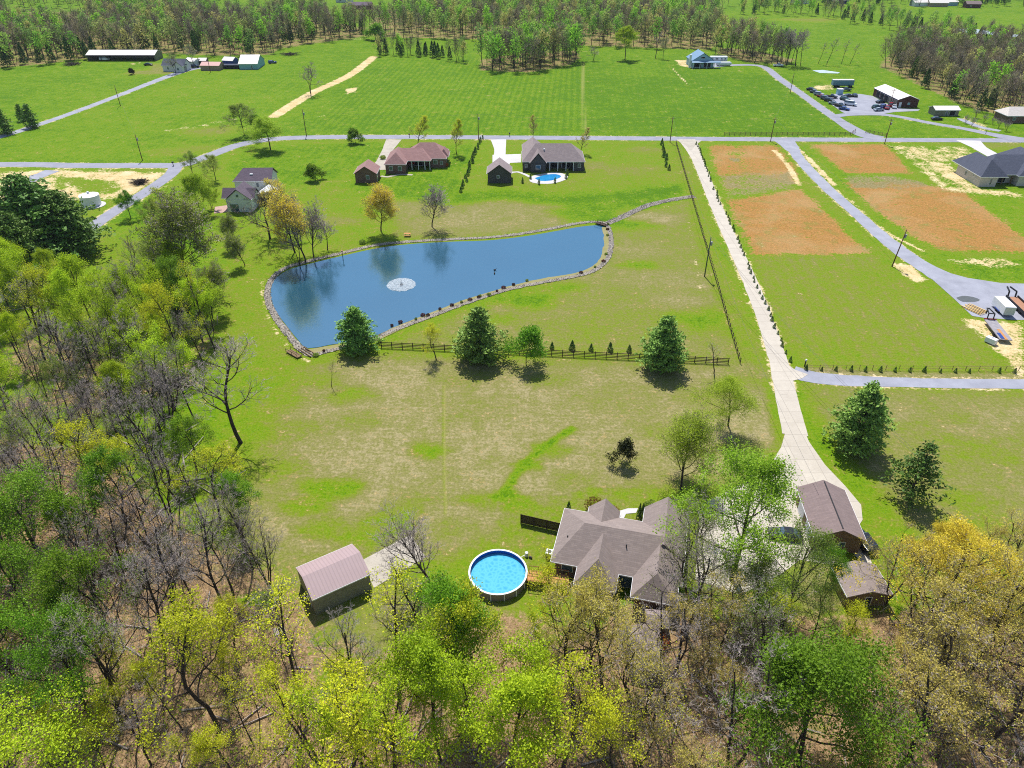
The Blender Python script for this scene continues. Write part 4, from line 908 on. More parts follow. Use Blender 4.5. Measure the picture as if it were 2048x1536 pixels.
W_tan = mat('tan_siding', C(176,156,134,.8), .85, col2=C(156,138,120,.8)); W_metal = mat('grey_green_metal_wall', C(150,146,130,.8), .6, col2=C(126,124,112,.8))
W_teal = mat('pale_teal_siding', C(150,200,206,.8), .8, col2=C(130,180,190,.8)); W_blue = mat('pale_blue_siding', C(176,208,226,.85), .8, col2=C(150,190,212,.85))
W_maroon = mat('maroon_metal_wall', C(96,52,48,.8), .6, col2=C(78,42,40,.8)); W_brown = mat('brown_siding', C(142,112,96,.8), .85, col2=C(120,96,84,.8))
W_dark = mat('dark_interior', C(44,46,52,.8), .9, col2=C(28,30,36,.8)); W_navy = mat('navy_trim', C(52,66,128,.8), .6); W_wood = mat('weathered_wood', C(146,122,90,.8), .9, col2=C(110,90,66,.8), scale=3)
M_white = mat('white_paint', C(245,245,248,.88), .5, col2=C(228,230,236,.88)); M_glass = mat('window_glass', C(60,74,92,.7), .08, spec=.8, col2=C(96,120,140,.7)); M_black = mat('black_paint', C(38,38,44,.8), .5)
M_fence = mat('dark_fence_boards', C(92,72,60,.75), .9, col2=C(60,48,42,.75), scale=2); M_deck = mat('cedar_deck_boards', C(214,158,98,.8), .85, col2=C(188,130,80,.8), scale=2); M_rub = mat('tyre_rubber', C(34,34,36,.8), .9)
def roof(mb, x0, x1, y0, y1, z, rise, axis='x', h0=0, h1=0, th=.18):
    if axis == 'x':
        ym = (y0+y1)/2; t = [(x0,y0,z),(x1,y0,z),(x1,y1,z),(x0,y1,z),(x0+h0,ym,z+rise),(x1-h1,ym,z+rise)]; F = [(0,1,5,4),(2,3,4,5)]; E = [(0,1),(2,3)]
        F2 = [(3,0,4),(1,2,5)]; g = [(3,4,0),(1,5,2)]
    else:
        xm = (x0+x1)/2; t = [(x0,y0,z),(x1,y0,z),(x1,y1,z),(x0,y1,z),(xm,y0+h0,z+rise),(xm,y1-h1,z+rise)]; F = [(1,2,5,4),(3,0,4,5)]; E = [(1,2),(3,0)]
        F2 = [(0,1,4),(2,3,5)]; g = [(0,4,1),(2,5,3)]
    b = [(x,y,q-th) for x,y,q in t]; faces = []
    def add(f): faces.append(f); faces.append(tuple(i+6 for i in reversed(f)))
    for f in F: add(f)
    edges = list(E)
    for k, hh in enumerate((h0, h1)):
        if hh > 0: add(F2[k]); edges.append((F2[k][0], F2[k][1]))
        else: edges += [(g[k][0], g[k][1]), (g[k][1], g[k][2])]
    for a, c in edges: faces.append((a, a+6, c+6, c))
    return mb.add(t+b, faces)
def gable_fill(mb, x0, x1, y0, y1, z, rise, axis, h0, h1, over=.35):
    for k, hh in enumerate((h0, h1)):
        if hh > 0: continue
        if axis == 'x':
            s = (y1-y0)/2; c = (y0+y1)/2; xw = x0+over if k == 0 else x1-over-.15
            w = s-over; hgt_ = rise*(w/s); mb.add([(xw,c-w,z-.1),(xw,c+w,z-.1),(xw,c,z+hgt_-.15),(xw+.15,c-w,z-.1),(xw+.15,c+w,z-.1),(xw+.15,c,z+hgt_-.15)], [(0,2,1),(3,4,5),(0,1,4,3),(1,2,5,4),(2,0,3,5)])
        else:
            s = (x1-x0)/2; c = (x0+x1)/2; yw = y0+over if k == 0 else y1-over-.15
            w = s-over; hgt_ = rise*(w/s); mb.add([(c-w,yw,z-.1),(c+w,yw,z-.1),(c,yw,z+hgt_-.15),(c-w,yw+.15,z-.1),(c+w,yw+.15,z-.1),(c,yw+.15,z+hgt_-.15)], [(0,1,2),(3,5,4),(0,3,4,1),(1,4,5,2),(2,5,3,0)])
def opening(root, kind, x, y, z, w, h, face, frame=None, pane=None):
    """a window or door proud of the wall; face is the wall's outward side"""
    dx, dy = {'n': (0, 1), 's': (0, -1), 'e': (1, 0), 'w': (-1, 0)}[face]
    f = MB(); p = MB()
    def bx(mb, w_, h_, d0, d1):
        if dy: ya, yb = sorted((y+dy*d0, y+dy*d1)); mb.box(x-w_/2, x+w_/2, ya, yb, z, z+h_)
        else: xa, xb = sorted((x+dx*d0, x+dx*d1)); mb.box(xa, xb, y-w_/2, y+w_/2, z, z+h_)
    bx(f, w, h, -.03, .06)
    fo = f.build(kind, frame or M_white, root)
    q = MB(); 
    if dy: ya, yb = sorted((y+dy*.06, y+dy*.085)); q.box(x-w/2+.09, x+w/2-.09, ya, yb, z+.09, z+h-.09)
    else: xa, xb = sorted((x+dx*.06, x+dx*.085)); q.box(xa, xb, y-w/2+.09, y+w/2-.09, z+.09, z+h-.09)
    q.build('panel' if 'door' in kind else 'pane', pane or M_glass, fo)
    return fo
def house(name, label, loc, rz, walls, roofs, wm_, rm, ops=(), trim=None, over=.35, fill=True, cat='house', extra=None):
    root = empty(name, label, cat, (loc[0], loc[1], 0), rz)
    w = MB()
    for x0, x1, y0, y1, h in walls: w.box(x0, x1, y0, y1, 0, h)
    r = MB(); tr_ = MB()
    for i, (x0, x1, y0, y1, z, rise, ax, h0, h1) in enumerate(roofs):
        roof(r, x0, x1, y0, y1, z, rise, ax, h0, h1)
        if fill: gable_fill(w, x0, x1, y0, y1, z, rise, ax, h0, h1, over)
        for s in ('s','n','e','w'):
            if s == 's' and (ax == 'x' or h0 > 0): tr_.box(x0, x1, y0-.05, y0-.003, z-.2, z-.02)
            if s == 'n' and (ax == 'x' or h1 > 0): tr_.box(x0, x1, y1+.003, y1+.05, z-.2, z-.02)
            if s == 'w' and (ax == 'y' or h0 > 0): tr_.box(x0-.05, x0-.003, y0, y1, z-.2, z-.02)
            if s == 'e' and (ax == 'y' or h1 > 0): tr_.box(x1+.003, x1+.05, y0, y1, z-.2, z-.02)
    w.build('wall', wm_, root); r.build('roof', rm, root)
    if trim: tr_.build('gutter', trim, root)
    for o_ in ops: opening(root, *o_)
    return root
rt = house('brick_house', 'sprawling brick house with taupe hipped shingle roof in front of the trees, nearest house', (5.1, 64.9), -math.atan2(.242, .97),
  [(.5,16.7,.5,9.8,2.7),(3.9,7.4,5,11,2.7),(11.7,16.8,5,12.8,2.7),(4.1,8.5,-2.5,3,2.7),(11.4,16.2,-2.8,3,2.7)],
  [(0,17.2,0,10.3,2.9,2.95,'x',3.6,3.6),(3.4,7.9,6,11.5,2.9,2.1,'y',0,0),(11.2,17.3,4,13.3,2.92,2.7,'y',0,0),(3.6,9.0,-3,4.2,2.88,2.6,'y',2.6,0),(10.9,16.7,-3.3,4.2,2.9,2.45,'y',2.4,0)], W_brick, R_brown,
  [('window',.5,3,1,1.4,1.3,'w'),('window',.5,7,1,1.4,1.3,'w'),('window',2.2,.5,1,1.6,1.3,'s'),('door',10,.5,.1,2.0,2.1,'s'),('window',6.2,-2.5,1,1.8,1.3,'s'),('garage_door',14.2,12.8,.05,4.6,2.3,'n',None,M_white),('window',10,9.8,1,1.5,1.3,'n'),('door',8.6,9.8,.05,1.1,2.1,'n')], M_white)
MB().cyl((1.6,3.6,3.9),(1.6,3.6,4.5),.08).build('vent_pipe', M_black, rt); MB().cyl((9.5,3.2,4.5),(9.5,3.2,5.2),.08).build('vent_pipe', M_black, rt)
rt = house('detached_garage', 'detached garage with mauve gable roof beside the black car on the concrete court', (41.6, 69.2), math.radians(-5.5)*-1*-1+math.radians(0), [(.35,6.6,.35,9.9,2.65)], [(0,7.0,0,10.3,2.8,1.75,'y',0,0)], W_brown, R_mauve,
  [('window',4.1,.35,1.1,.9,.9,'s'),('garage_door',.35,3.2,.05,2.6,2.2,'w',None,M_white),('garage_door',.35,7.2,.05,2.6,2.2,'w',None,M_white)], M_white, cat='garage')
MB().box(3.42,3.58,.3,9.9,4.56,4.62).build('ridge_vent', M_black, rt)
ang = math.atan2(4.2, 6.6)
rt = house('metal_shed', 'metal shed with ribbed mauve roof and concrete apron at the edge of the woods', (-25.0, 58.4), ang, [(.1,7.75,.1,6.1,2.95)], [(0,7.85,0,6.2,3.05,1.25,'x',0,0)], W_metal, R_shed,
  [('garage_door',7.75,3.1,.05,3.2,2.5,'e',None,M_white),('door',.1,2.0,.05,1.0,2.0,'w',None,W_metal)], M_white, over=.1, cat='shed')
# red-roofed brick house and its garage
rt = house('brick_house', 'brick house with red-brown hipped roof and back porch below the road', (-42.8, 237.5), 0, [(.4,7.0,.3,10,3.0),(.4,19.9,9.2,17.0,3.0),(14.9,19.9,7.0,10,3.0),(6.9,15,9,9.4,2.9)],
  [(0,7.4,0,14,3.2,3.0,'y',3.5,3.5),(5,15.3,4.2,15,3.2,2.8,'x',0,3.5),(6,20.4,6.6,18,3.22,3.9,'x',5,4.2),(17.5,21,9,15.5,3.2,2.2,'y',1.6,1.6)], W_brick, R_red,
  [('window',2.2,.3,1,1.3,1.5,'s'),('window',5.2,.3,1,1.3,1.5,'s'),('window',16.5,7.0,1.2,1.5,1.3,'s'),('window',18.6,7.0,1.0,1.0,1.3,'s'),('patio_door',10.5,9,.1,3.0,2.2,'s',None,W_dark)], M_white)
[MB().box(a,a+.22,4.5,4.72,0,3.0).build('porch_post', M_white, rt) for a in (8.6,10.8,13.0,14.7)]
rt = house('detached_garage', 'small brick garage with red-brown roof beside the red-roofed house', (-51.2, 228.0), 0, [(.35,7.2,.35,7.6,2.9)], [(0,7.5,0,8,3.05,2.4,'y',0,0)], W_brick, R_red, [('window',4.4,.35,1.2,1.1,1.3,'s'),('door',7.2,2,.05,1,2.1,'e')], M_white, cat='garage')
# grey pool house and its garage
rt = house('brick_house', 'large grey brick house with taupe hipped roof next to the in-ground pool', (3.4, 240.3), 0, [(.4,8,.4,10,3.1),(.4,21,3.4,11.5,3.1),(17.6,21,.4,5,3.1),(2.9,7.9,-1.2,3,3.1),(.6,7,8,20,3.1)],
  [(0,21.3,0,12.4,3.3,4.4,'x',4.6,4.6),(2.6,8.2,-1.5,6,3.3,3.3,'y',0,0),(.2,7.6,6,21,3.3,3.6,'y',0,3.6)], W_grey, R_taupe,
  [('window',5.4,-1.2,1.1,1.6,1.4,'s'),('window',19.4,.4,1.2,1.0,1.3,'s'),('window',1.4,.4,1.2,.9,1.2,'s'),('patio_door',11,3.4,.1,3,2.2,'s',None,W_dark),('patio_door',15,3.4,.1,3,2.2,'s',None,W_dark)], M_white)
[MB().box(a,a+.22,.3,.52,0,3.1).build('porch_post', M_white, rt) for a in (9.3,12.0,14.8,17.3)]
p = MB(); p.cyl((7.5,4,5.6),(7.5,4,6.6),.25); p.build('chimney', M_white, rt)
rt = house('detached_garage', 'small grey brick garage with taupe gable roof beside the white parking pad', (-8.2, 227.6), 0, [(.35,7.9,.35,7.6,3.0)], [(0,8.2,0,8,3.15,3.0,'y',0,0)], W_grey, R_taupe, [('window',3.7,.35,1.6,.9,1.0,'s')], M_white, cat='garage')
# white farmhouse group
x0, y0 = P(457, 424)
rt = house('farm_outbuilding', 'white gabled barn below the farmhouse with plum roof', (x0, y0), 0, [(0,7.2,0,7,3.7)], [(-.3,7.5,-.3,7.3,3.8,3.1,'y',0,0),(-1.8,8.0,1.5,6.8,3.7,2.2,'x',0,0)], W_white, R_plum, [('window',3.6,0,4.4,.9,.9,'s'),('garage_door',2.2,0,.05,2.6,2.4,'s')], M_white, cat='barn')
x0, y0 = P(475, 394); x1, _ = P(546, 394)
rt = house('farmhouse', 'white two-storey farmhouse with plum roof behind its outbuildings', (x0, y0), math.radians(2), [(0,x1-x0,0,8,4.9)], [(-.4,x1-x0+.4,-.4,8.4,5.0,2.8,'x',2.6,0)], W_white, R_plum, [('window',6.9,0,3.0,.9,1.4,'s'),('window',2.9,0,1.0,.9,1.3,'s'),('window',9,0,1.0,.9,1.3,'s')], M_white)
MB().box(4.6,5.5,1.6,2.5,5.2,6.6).build('chimney', M_white, rt)
x0, y0 = P(514, 409)
house('carport', 'small dark open-fronted building with white gable edge right of the white barn', (x0, y0), 0, [(.4,.7,.5,6,2.5),(4.6,4.9,.5,6,2.5),(.4,4.9,5.7,6,2.5)], [(0,5.3,0,6.4,2.6,1.6,'y',0,0)], W_dark, W_white, (), M_white, cat='garage')
# new house at the right edge
rt = house('brick_house', 'new white-painted brick house with charcoal roof at the right edge', (149.6, 224.4), 0, [(0,5.4,0,14,3.2),(5,30,4,14,3.2),(12.6,19,.8,6,3.2),(22,30,.4,6,3.2),(17,26,12,22,3.2)],
  [(-.4,8.4,-.4,17.5,3.3,4.2,'y',4.5,4.5),(2,31,2,16,3.3,4.4,'x',6,6),(12.2,19.6,.4,12,3.3,2.6,'y',3,3),(21.6,30.4,0,14,3.32,4.0,'y',4.2,4.2),(15.5,27,8,23,3.3,4.5,'y',0,5)], W_paint, R_dark,
  [('window',3.5,0,.7,.8,1.9,'s'),('window',15.8,.8,.8,1.6,1.8,'s'),('window',24,.4,.7,1,1.9,'s'),('window',0,4.2,2.0,.5,.8,'w'),('window',0,2.6,2.0,.5,.8,'w'),('window',0,8.4,1,1.2,1.5,'w'),('door',9.5,4,.05,2.4,2.4,'s',None,W_dark)], M_white)
[MB().box(a,a+.3,2.4,2.7,0,3.2).build('porch_post', W_wood, rt) for a in (6.4,8.6,11.4)]
# workshop and yard at the upper right
rt = house('workshop', 'long workshop with white metal roof and maroon end wall in the vehicle yard', (171.6, 332.0), math.radians(1), [(0,9.4,0,24,3.3)], [(-.2,9.6,-.2,24.4,3.4,1.7,'y',0,0)], W_maroon, R_whiteY,
  [('door',1.4,0,.05,1.1,2.2,'s',None,M_white),('window',5.2,0,1.1,1.1,1,'s',None,W_teal)]+[('garage_door',0,2.2+k*4.2,.05,3.4,2.9,'w',M_white,W_metal if k < 2 else W_dark) for k in range(5)], W_navy, cat='barn')
x0, y0 = P(1868, 232); house('garage', 'low white-roofed garage with pale walls right of the workshop', (x0, y0), 0, [(0,10.2,0,5.5,2.4)], [(-.3,10.6,-.4,5.9,2.5,1.1,'x',0,0)], W_metal, R_white, [('door',5,0,.05,1.0,2.1,'s'),('garage_door',7.5,0,.05,2.6,2.1,'s',None,W_dark)], M_white)
x0, y0 = P(2011, 246); house('farmhouse', 'brown house with pale roof behind the small round trees at the right edge', (x0, y0), 0, [(0,20,0,9,2.8)], [(-.4,20.4,-.4,9.4,2.9,2.6,'x',2.6,3)], W_brick, mat('pale_shingles', C(226,216,210,.85), .9), [('window',3,0,1,1.2,1.2,'s')], M_white)
x0, y0 = P(1384, 137)
rt = house('barn_house', 'pale blue barn house with blue-grey metal roof at the top of the hay field', (x0, y0), math.radians(3), [(.3,12.6,2.4,14,3.5)], [(0,12.9,2,15,3.6,3.9,'y',0,0),(-.4,15.6,-.6,2.6,3.0,.6,'x',0,0)], W_blue, R_blue, [('window',6.2,2.4,4.6,2.4,.9,'s',None,W_dark),('patio_door',3.6,2.4,.1,4,2.3,'s',None,W_dark),('patio_door',9,2.4,.1,4,2.3,'s',None,W_dark)], mat('green_trim', C(40,110,90,.8), .6))
[MB().box(a,a+.25,-.4,-.15,0,2.9).build('porch_post', M_white, rt) for a in (.2,4,8,12,15)]; MB().box(-1.2,-.2,2.5,3.5,0,6.6).build('chimney', M_white, rt)
# farmstead at the upper left
x0, y0 = P(176, 122); x1, _ = P(311, 122); Lb = x1-x0
rt = house('pole_barn', 'very long open-fronted pole barn with white metal roof', (x0, y0), 0, [(0,.2,0,11,3.1),(Lb-.2,Lb,0,11,3.1),(0,Lb,10.8,11,3.1)], [(-.4,Lb+.4,-.4,11.4,3.2,1.9,'x',0,0)], W_metal, R_white, (), W_navy, cat='barn')
for k in range(11): MB().box(Lb*k/10-.12 if k else .25, Lb*k/10+.12 if k else .49, .1, .34, 0, 3.1).build('post', W_dark, rt)
x0, y0 = P(327, 143); house('farmhouse', 'white farmhouse with dark roof at the end of the lane', (x0, y0), math.radians(-4), [(0,12,0,8,3.0),(7,12,-2,3,3.0)], [(-.4,12.4,-.4,8.4,3.1,2.8,'x',0,0),(6.6,12.4,-2.4,4,3.1,2.4,'y',0,0)], W_white, R_dark, [('window',3,0,1,1,1.3,'s'),('window',9.5,-2,1,1.2,1.3,'s')], M_white)
x0, y0 = P(371, 131); house('garage', 'small white garage right of the white farmhouse at the lane end', (x0, y0), math.radians(-25), [(0,7,0,6,2.4)], [(-.3,7.3,-.3,6.3,2.5,1.3,'x',0,0)], W_white, R_white, (), M_white)
x0, y0 = P(398, 131); house('shed', 'little grey shed behind the tan shed', (x0, y0), 0, [(0,4.4,0,4,2.4)], [(-.2,4.6,-.2,4.2,2.5,1.2,'x',0,0)], W_grey, R_white, (), None, cat='shed')
x0, y0 = P(402, 141); house('metal_shed', 'tan metal shed with salmon roof', (x0, y0), math.radians(-3), [(0,10.5,0,7,2.4)], [(-.15,10.7,-.15,7.2,2.5,1.4,'x',0,0)], W_tan, R_pink, (), W_tan, over=.15, cat='shed')
x0, y0 = P(446, 131); house('metal_shed', 'small blue-walled shed with white roof between tan shed and teal barn', (x0, y0), math.radians(-14), [(0,6.5,0,6,2.6)], [(-.2,6.8,-.2,6.3,2.7,1.5,'x',0,0)], mat('blue_siding', C(60,86,176,.8), .7), R_white, (), None, over=.2, cat='shed')
x0, y0 = P(449, 138); house('lean_to', 'low dark lean-to joined to the teal barn', (x0, y0), 0, [(0,9.6,0,3,1.9)], [(-.1,9.6,-.2,3.2,2.0,.4,'x',0,0)], W_dark, R_dark, (), None, over=.2, cat='shed')
x0, y0 = P(479.5, 139); house('barn', 'teal barn with white roof right of the lean-to', (x0, y0), math.radians(2), [(0,10,0,15,2.8)], [(-.3,10.3,-.4,15.4,2.9,3.4,'x',0,0)], W_teal, R_white, [('door',6.8,0,.05,.9,2.1,'s')], M_white)
for u, v_, wd, dp, wm2, rm2, lb in [(696,19,20,12,W_brick,R_plum,'brown-roofed house far away at the top edge'),(672,5,14,9,W_white,R_white,'white-roofed barn left of the far brown-roofed house'),(243,48.5,12,6,W_white,R_white,'white trailer house in the far woods above the long barn'),
   (322,47.5,14,6,W_white,R_whiteY,'longer white trailer house in the far woods'),(1588,8,14,8,W_white,R_white,'pale barn at the top edge, leftmost of the far right farm'),(1662,8,16,9,W_navy,R_white,'dark blue-walled barn with white roof at the top edge'),
   (1828,13,15,8,W_white,R_white,'white far building, left of the hill-top pair'),(1858,13.5,16,7,W_tan,R_white,'long white-roofed far building'),(1932,16,12,8,W_maroon,R_mauve,'small red far barn near the top right corner'),(1885,12,14,8,W_blue,R_white,'pale blue far house near the top right corner')]:
    x0, y0 = P(u, v_); house('far_house' if dp > 7 else 'far_trailer_house', lb, (x0, y0), math.radians((u*7) % 20-10), [(0,wd,0,dp,3)], [(-.4,wd+.4,-.4,dp+.4,3.1,2.2,'x',0,0)], wm2, rm2, [('window',wd*.3,0,1,1.4,1.3,'s')], None)
# little sheds in the trees
x0, y0 = P(1256, 1352); house('wooden_shed', 'small tan wooden shed with dark door among the trees, larger of two', (x0, y0), math.radians(-4), [(.15,3.7,.15,4.9,2.1)], [(0,3.9,0,5.2,2.2,.9,'y',0,0)], W_wood, R_brown, [('door',.8,.15,.05,.8,1.8,'s',None,W_navy),('window',2.5,.15,.9,.5,.5,'s',W_wood,W_dark)], None, over=.15, cat='shed')
x0, y0 = P(1290, 1276); house('wooden_shed', 'smaller grey-roofed wooden shed just above the tan shed', (x0, y0), math.radians(-4), [(.1,2.6,.1,2.6,1.9)], [(0,2.8,0,2.8,2.0,.7,'x',0,0)], W_wood, R_taupe, [('door',1.3,.1,.05,.8,1.7,'s',None,W_dark)], None, over=.15, cat='shed')
house('storage_shed', 'low shed with taupe roof and white edge below the detached garage', (42.6, 59.6), math.radians(2), [(.2,5.8,.2,4.9,2.0)], [(0,6,0,5.2,2.15,.9,'y',0,0)], W_wood, R_brown, [('door',3,.2,.05,.9,1.8,'s',None,W_dark)], M_white, over=.2, cat='shed')
# white storage tank
x0, y0 = P(184, 410); rt = empty('storage_tank', 'round white storage tank on a concrete ring beside the dark cedars', 'tank', (x0, y0, 0))
MB().cyl((0,0,0),(0,0,3.1),2.7,n=32).build('shell', M_white, rt); MB().cyl((0,0,3.1),(0,0,3.6),2.8,.4,n=32).cyl((0,0,3.6),(0,0,4.1),.4,.3,n=12).build('roof', M_white, rt); MB().cyl((.6,-.4,.02),(.6,-.4,.14),3.5,n=32).build('concrete_ring', whitecon, rt)

# ------------------------------------------------------------------ pools
x0, y0 = P(996, 1143, 1.3); rt = empty('swimming_pool', 'round above-ground pool with white rim and blue water', 'pool', (x0, y0, 0)); R_ = 3.85
def ring(r0, r1, z0, z1, n=48):
    m_ = MB(); V = []; F = []
    for i in range(n):
        a = 2*math.pi*i/n; c_, s_ = math.cos(a), math.sin(a); V += [(c_*r0,s_*r0,z0),(c_*r1,s_*r1,z0),(c_*r1,s_*r1,z1),(c_*r0,s_*r0,z1)]
    for i in range(n):
        a = 4*i; b = 4*((i+1) % n); F += [(a,a+1,b+1,b),(a+1,a+2,b+2,b+1),(a+2,a+3,b+3,b+2),(a+3,a,b,b+3)]
    return m_.add(V, F)
ring(R_-.06, R_, 0, 1.28).build('pool_wall', mat('pool_wall_sheet', C(150,140,130), .6), rt); ring(R_-.14, R_+.09, 1.28, 1.36).build('rim', M_white, rt)
ring(R_-.09, R_-.065, .1, 1.27).build('liner', mat('blue_liner', C(28,98,196,.9), .4, var=.05), rt)
pm, pt, pb = newmat('pool_water'); g = pos_n(pt)
vo = N(pt, 'ShaderNodeTexVoronoi'); vo.feature = 'DISTANCE_TO_EDGE'; vo.inputs['Scale'].default_value = 1.6; pt.links.new(g, vo.inputs['Vector'])
pt.links.new(mixc(pt, math_n(pt, 'MULTIPLY', vo.outputs[0], 2.2, clamp=True), C(96,194,228,.8), C(58,164,214,.8)), pb.inputs['Base Color']); pb.inputs['Roughness'].default_value = .05
MB().cyl((0,0,.5),(0,0,.72),R_-.10,n=48).build('water', pm, rt)
for k in range(14):
    a = 2*math.pi*k/14; MB().box(-.06,.06,-.05,.05,0,1.28).build('upright', M_white, rt, (math.cos(a)*(R_+.05), math.sin(a)*(R_+.05), 0), a)
x0, y0 = P(1056, 1148, 1.2); rt = empty('wooden_deck', 'cedar deck walkway with railings between the round pool and the brick house', 'deck', (x0, y0, 0), math.radians(-9))
m_ = MB(); [m_.box(i*.5, i*.5+.47, -1.1, .7, 1.1, 1.16) for i in range(11)]; m_.build('deck_boards', M_deck, rt)
m_ = MB(); [m_.box(a, a+.1, b, b+.1, 0, 1.1) for a in (.1,2.6,5.1) for b in (-1,.55)]; m_.build('deck_posts', M_deck, rt)
for b in (-1.08, .62):
    m_ = MB(); m_.box(0,5.4,b,b+.07,2.05,2.12).box(0,5.4,b,b+.05,1.25,1.3); [m_.box(a,a+.07,b,b+.07,1.17,2.05) for a in (0,1.3,2.6,3.9,5.3)]; m_.build('railing', mat('rail_wood', C(150,96,64,.8), .8), rt)
x0, y0 = P(1100, 1113); rt = empty('air_conditioner', 'white air conditioner unit at the west end of the brick house', 'air conditioner', (x0-.1, y0, 0), -.24)
MB().box(-.45,.45,-.45,.45,0,.95).build('casing', W_metal, rt, bevel=.03); MB().box(-.47,.47,-.47,.47,.95,1.0).build('top_plate', M_white, rt); MB().cyl((0,0,1.0),(0,0,1.03),.3,n=16).build('fan', M_black, rt)
x0, y0 = P(1053, 1112); rt = empty('pool_pump', 'pool pump standing beside the round pool rim', 'pump', (x0, y0, 0))
MB().cyl((0,0,0),(0,0,.7),.25,.22,n=14).build('filter', M_white, rt); MB().cyl((.35,-.3,.2),(.75,-.5,.2),.14,n=12).build('motor', M_black, rt); MB().bar((0,0,.3),(-.7,-.4,.3),.06).build('pipe', M_white, rt)
deck = sheet('pool_terrace', [(1059,354),(1072,350),(1087,347.5),(1104,345.2),(1120,346),(1130,349),(1136,354),(1130,360),(1112,366),(1094,368),(1073,367),(1060,363)], .06, whitecon, smooth=True)
pw = sheet('in_ground_pool', [(1069.5,356.6),(1080,353),(1094,349.5),(1111,348.6),(1121.5,352),(1119,356),(1102,361.5),(1080,362)], .08, mat('blue_pool_water', C(22,120,190,.85), .08, col2=C(60,160,210,.85), scale=.4), smooth=True)
del pw['kind']; tag(pw, 'free-form in-ground pool with deep blue water on a white terrace', 'pool')
for i, (u, v_) in enumerate([(1061,358),(1045,366),(1078,369),(1110,366),(1132,357),(1135,350)]):
    x0, y0 = P(u, v_); con('redcedar', x0, y0, 1.9, .8, 'columnar_shrub', ['leftmost upright shrub beside the pool terrace path','dark upright shrub left of the pool terrace','dark upright shrub at the near edge of the pool terrace','second dark upright shrub at the near edge of the terrace','dark upright shrub at the right end of the terrace','rearmost dark upright shrub at the right end of the terrace'][i])

# ------------------------------------------------------------------ fences
def board_fence(name, label, A_, B_, n, h=1.35, rails=4, rw=.14, m_=M_fence, pw_=.14, cat='fence'):
    A_ = Vector((*A_, 0)); B_ = Vector((*B_, 0)); d = B_-A_; L = d.length; rz = math.atan2(d.y, d.x); rt = empty(name, label, cat, A_, rz)
    pme = None
    for i in range(n+1):
        if pme is None: o = MB().box(-pw_/2,pw_/2,-pw_/2,pw_/2,0,h+.1).build('post', m_, rt, (L*i/n,0,0)); pme = o.data
        else: link('post', pme, rt, (L*i/n,0,0))
    for k in range(rails):
        z = h*(k+1)/rails-rw; MB().box(0,L,-pw_/2-.05,-pw_/2-.01,z,z+rw).build('rail', m_, rt)
    return rt
board_fence('board_fence', 'long dark four-board fence between the pond and the front lawn', P(763, 695), P(1456, 728), 32)
board_fence('post_fence', 'dark fence running beside the driveway from the road to the corner', P(1352, 288), P(1480, 727), 78, 1.2, 2, .10)
board_fence('road_fence', 'low wooden fence along the far side of the road left of the farm road', P(1448, 271), P(1700, 271), 24, 1.2, 3, .1, W_wood)
board_fence('road_fence', 'short wooden fence right of the farm road entrance', P(1731, 266), P(1772, 273), 5, 1.2, 3, .1, W_wood)
board_fence('road_fence', 'very short angled fence at the farm road entrance', P(1700, 271), P(1710, 264), 2, 1.2, 3, .1, W_wood)
board_fence('wire_fence', 'thin wire fence behind the row of small evergreens', P(1612, 739), P(2090, 742), 18, 1.0, 2, .03, W_wood, .07)
A_ = Vector((*P(1042,1046),0)); B_ = Vector((*P(1120,1064),0)); d = B_-A_; rt = empty('privacy_fence', 'dark solid privacy fence running west from the brick house', 'fence', A_, math.atan2(d.y,d.x)); L = d.length
m_ = MB(); [m_.box(i*.15, i*.15+.135, -.02, .02, .05, 1.75) for i in range(int(L/.15))]; m_.build('board_panel', M_fence, rt)
for i in range(4): MB().box(L*i/3-.06, L*i/3+.06, -.14, -.02, 0, 1.85).build('post', M_fence, rt)
for z in (.3, 1.5): MB().box(0, L, .022, .07, z, z+.1).build('rail', M_fence, rt)

# ------------------------------------------------------------------ poles and wires
M_pole = mat('pole_wood', C(128,92,72,.8), .9, col2=C(96,70,56,.8), scale=3); M_wire = mat('wire', C(120,120,116,.8), .5)
TOPS = {}
def pole(key, u, v_, vt, label, lean=0.0, arm=True, trans=False, r=.16, m_=None):
    x, y = P(u, v_); h = hgt(v_, vt); rt = empty('utility_pole', label, 'pole', (x, y, 0)); rt.rotation_euler = (0, lean, 0)
    MB().cyl((0,0,-.2),(0,0,h),r,r*.68,n=8).build('pole', m_ or M_pole, rt, smooth=True)
    if arm: MB().box(-.9,.9,-.06,.06,h-.7,h-.58).build('crossarm', m_ or M_pole, rt); a = MB(); [a.cyl((q,0,h-.58),(q,0,h-.4),.05,n=6) for q in (-.8,0.3,.8)]; a.build('insulator', M_white, rt)
    if trans: MB().cyl((.35,0,h-2.1),(.35,0,h-1.2),.25,n=12).build('transformer', mat('transformer_grey', C(170,176,182), .5), rt)
    TOPS[key] = Vector((x+math.sin(lean)*h, y, h-.1)); return rt
pole('a', 1409, 553, 474, 'tall greenish pole beside the diagonal fence right of the pond', 0, False, True, .16, mat('green_pole', C(96,110,90,.8), .9))
pole('b', 1784, 533, 459, 'brown pole leaning beside the gravel lane in the right fields', math.radians(4), False, True)
pole('c', 1340, 284, 233, 'pole at the road above the driveway entrance', 0, True)
pole('d', 1541, 283, 235, 'pole at the road above the gravel lane entrance', 0, True, True)
pole('e', 1769, 288, 238, 'brown pole below the triangular grass island', 0, True, True)
pole('f', 957, 279, 228, 'pole by the road between the two brick houses', 0, False, True)
pole('g', 613, 272, 219, 'pole by the road above the left brick house', 0, False, True)
pole('h', 285, 321, 269, 'pole at the left above the lower road', 0, False, True)
pole('i', 241, 212, 171, 'pole standing beside the gravel lane in the left field', 0, False)
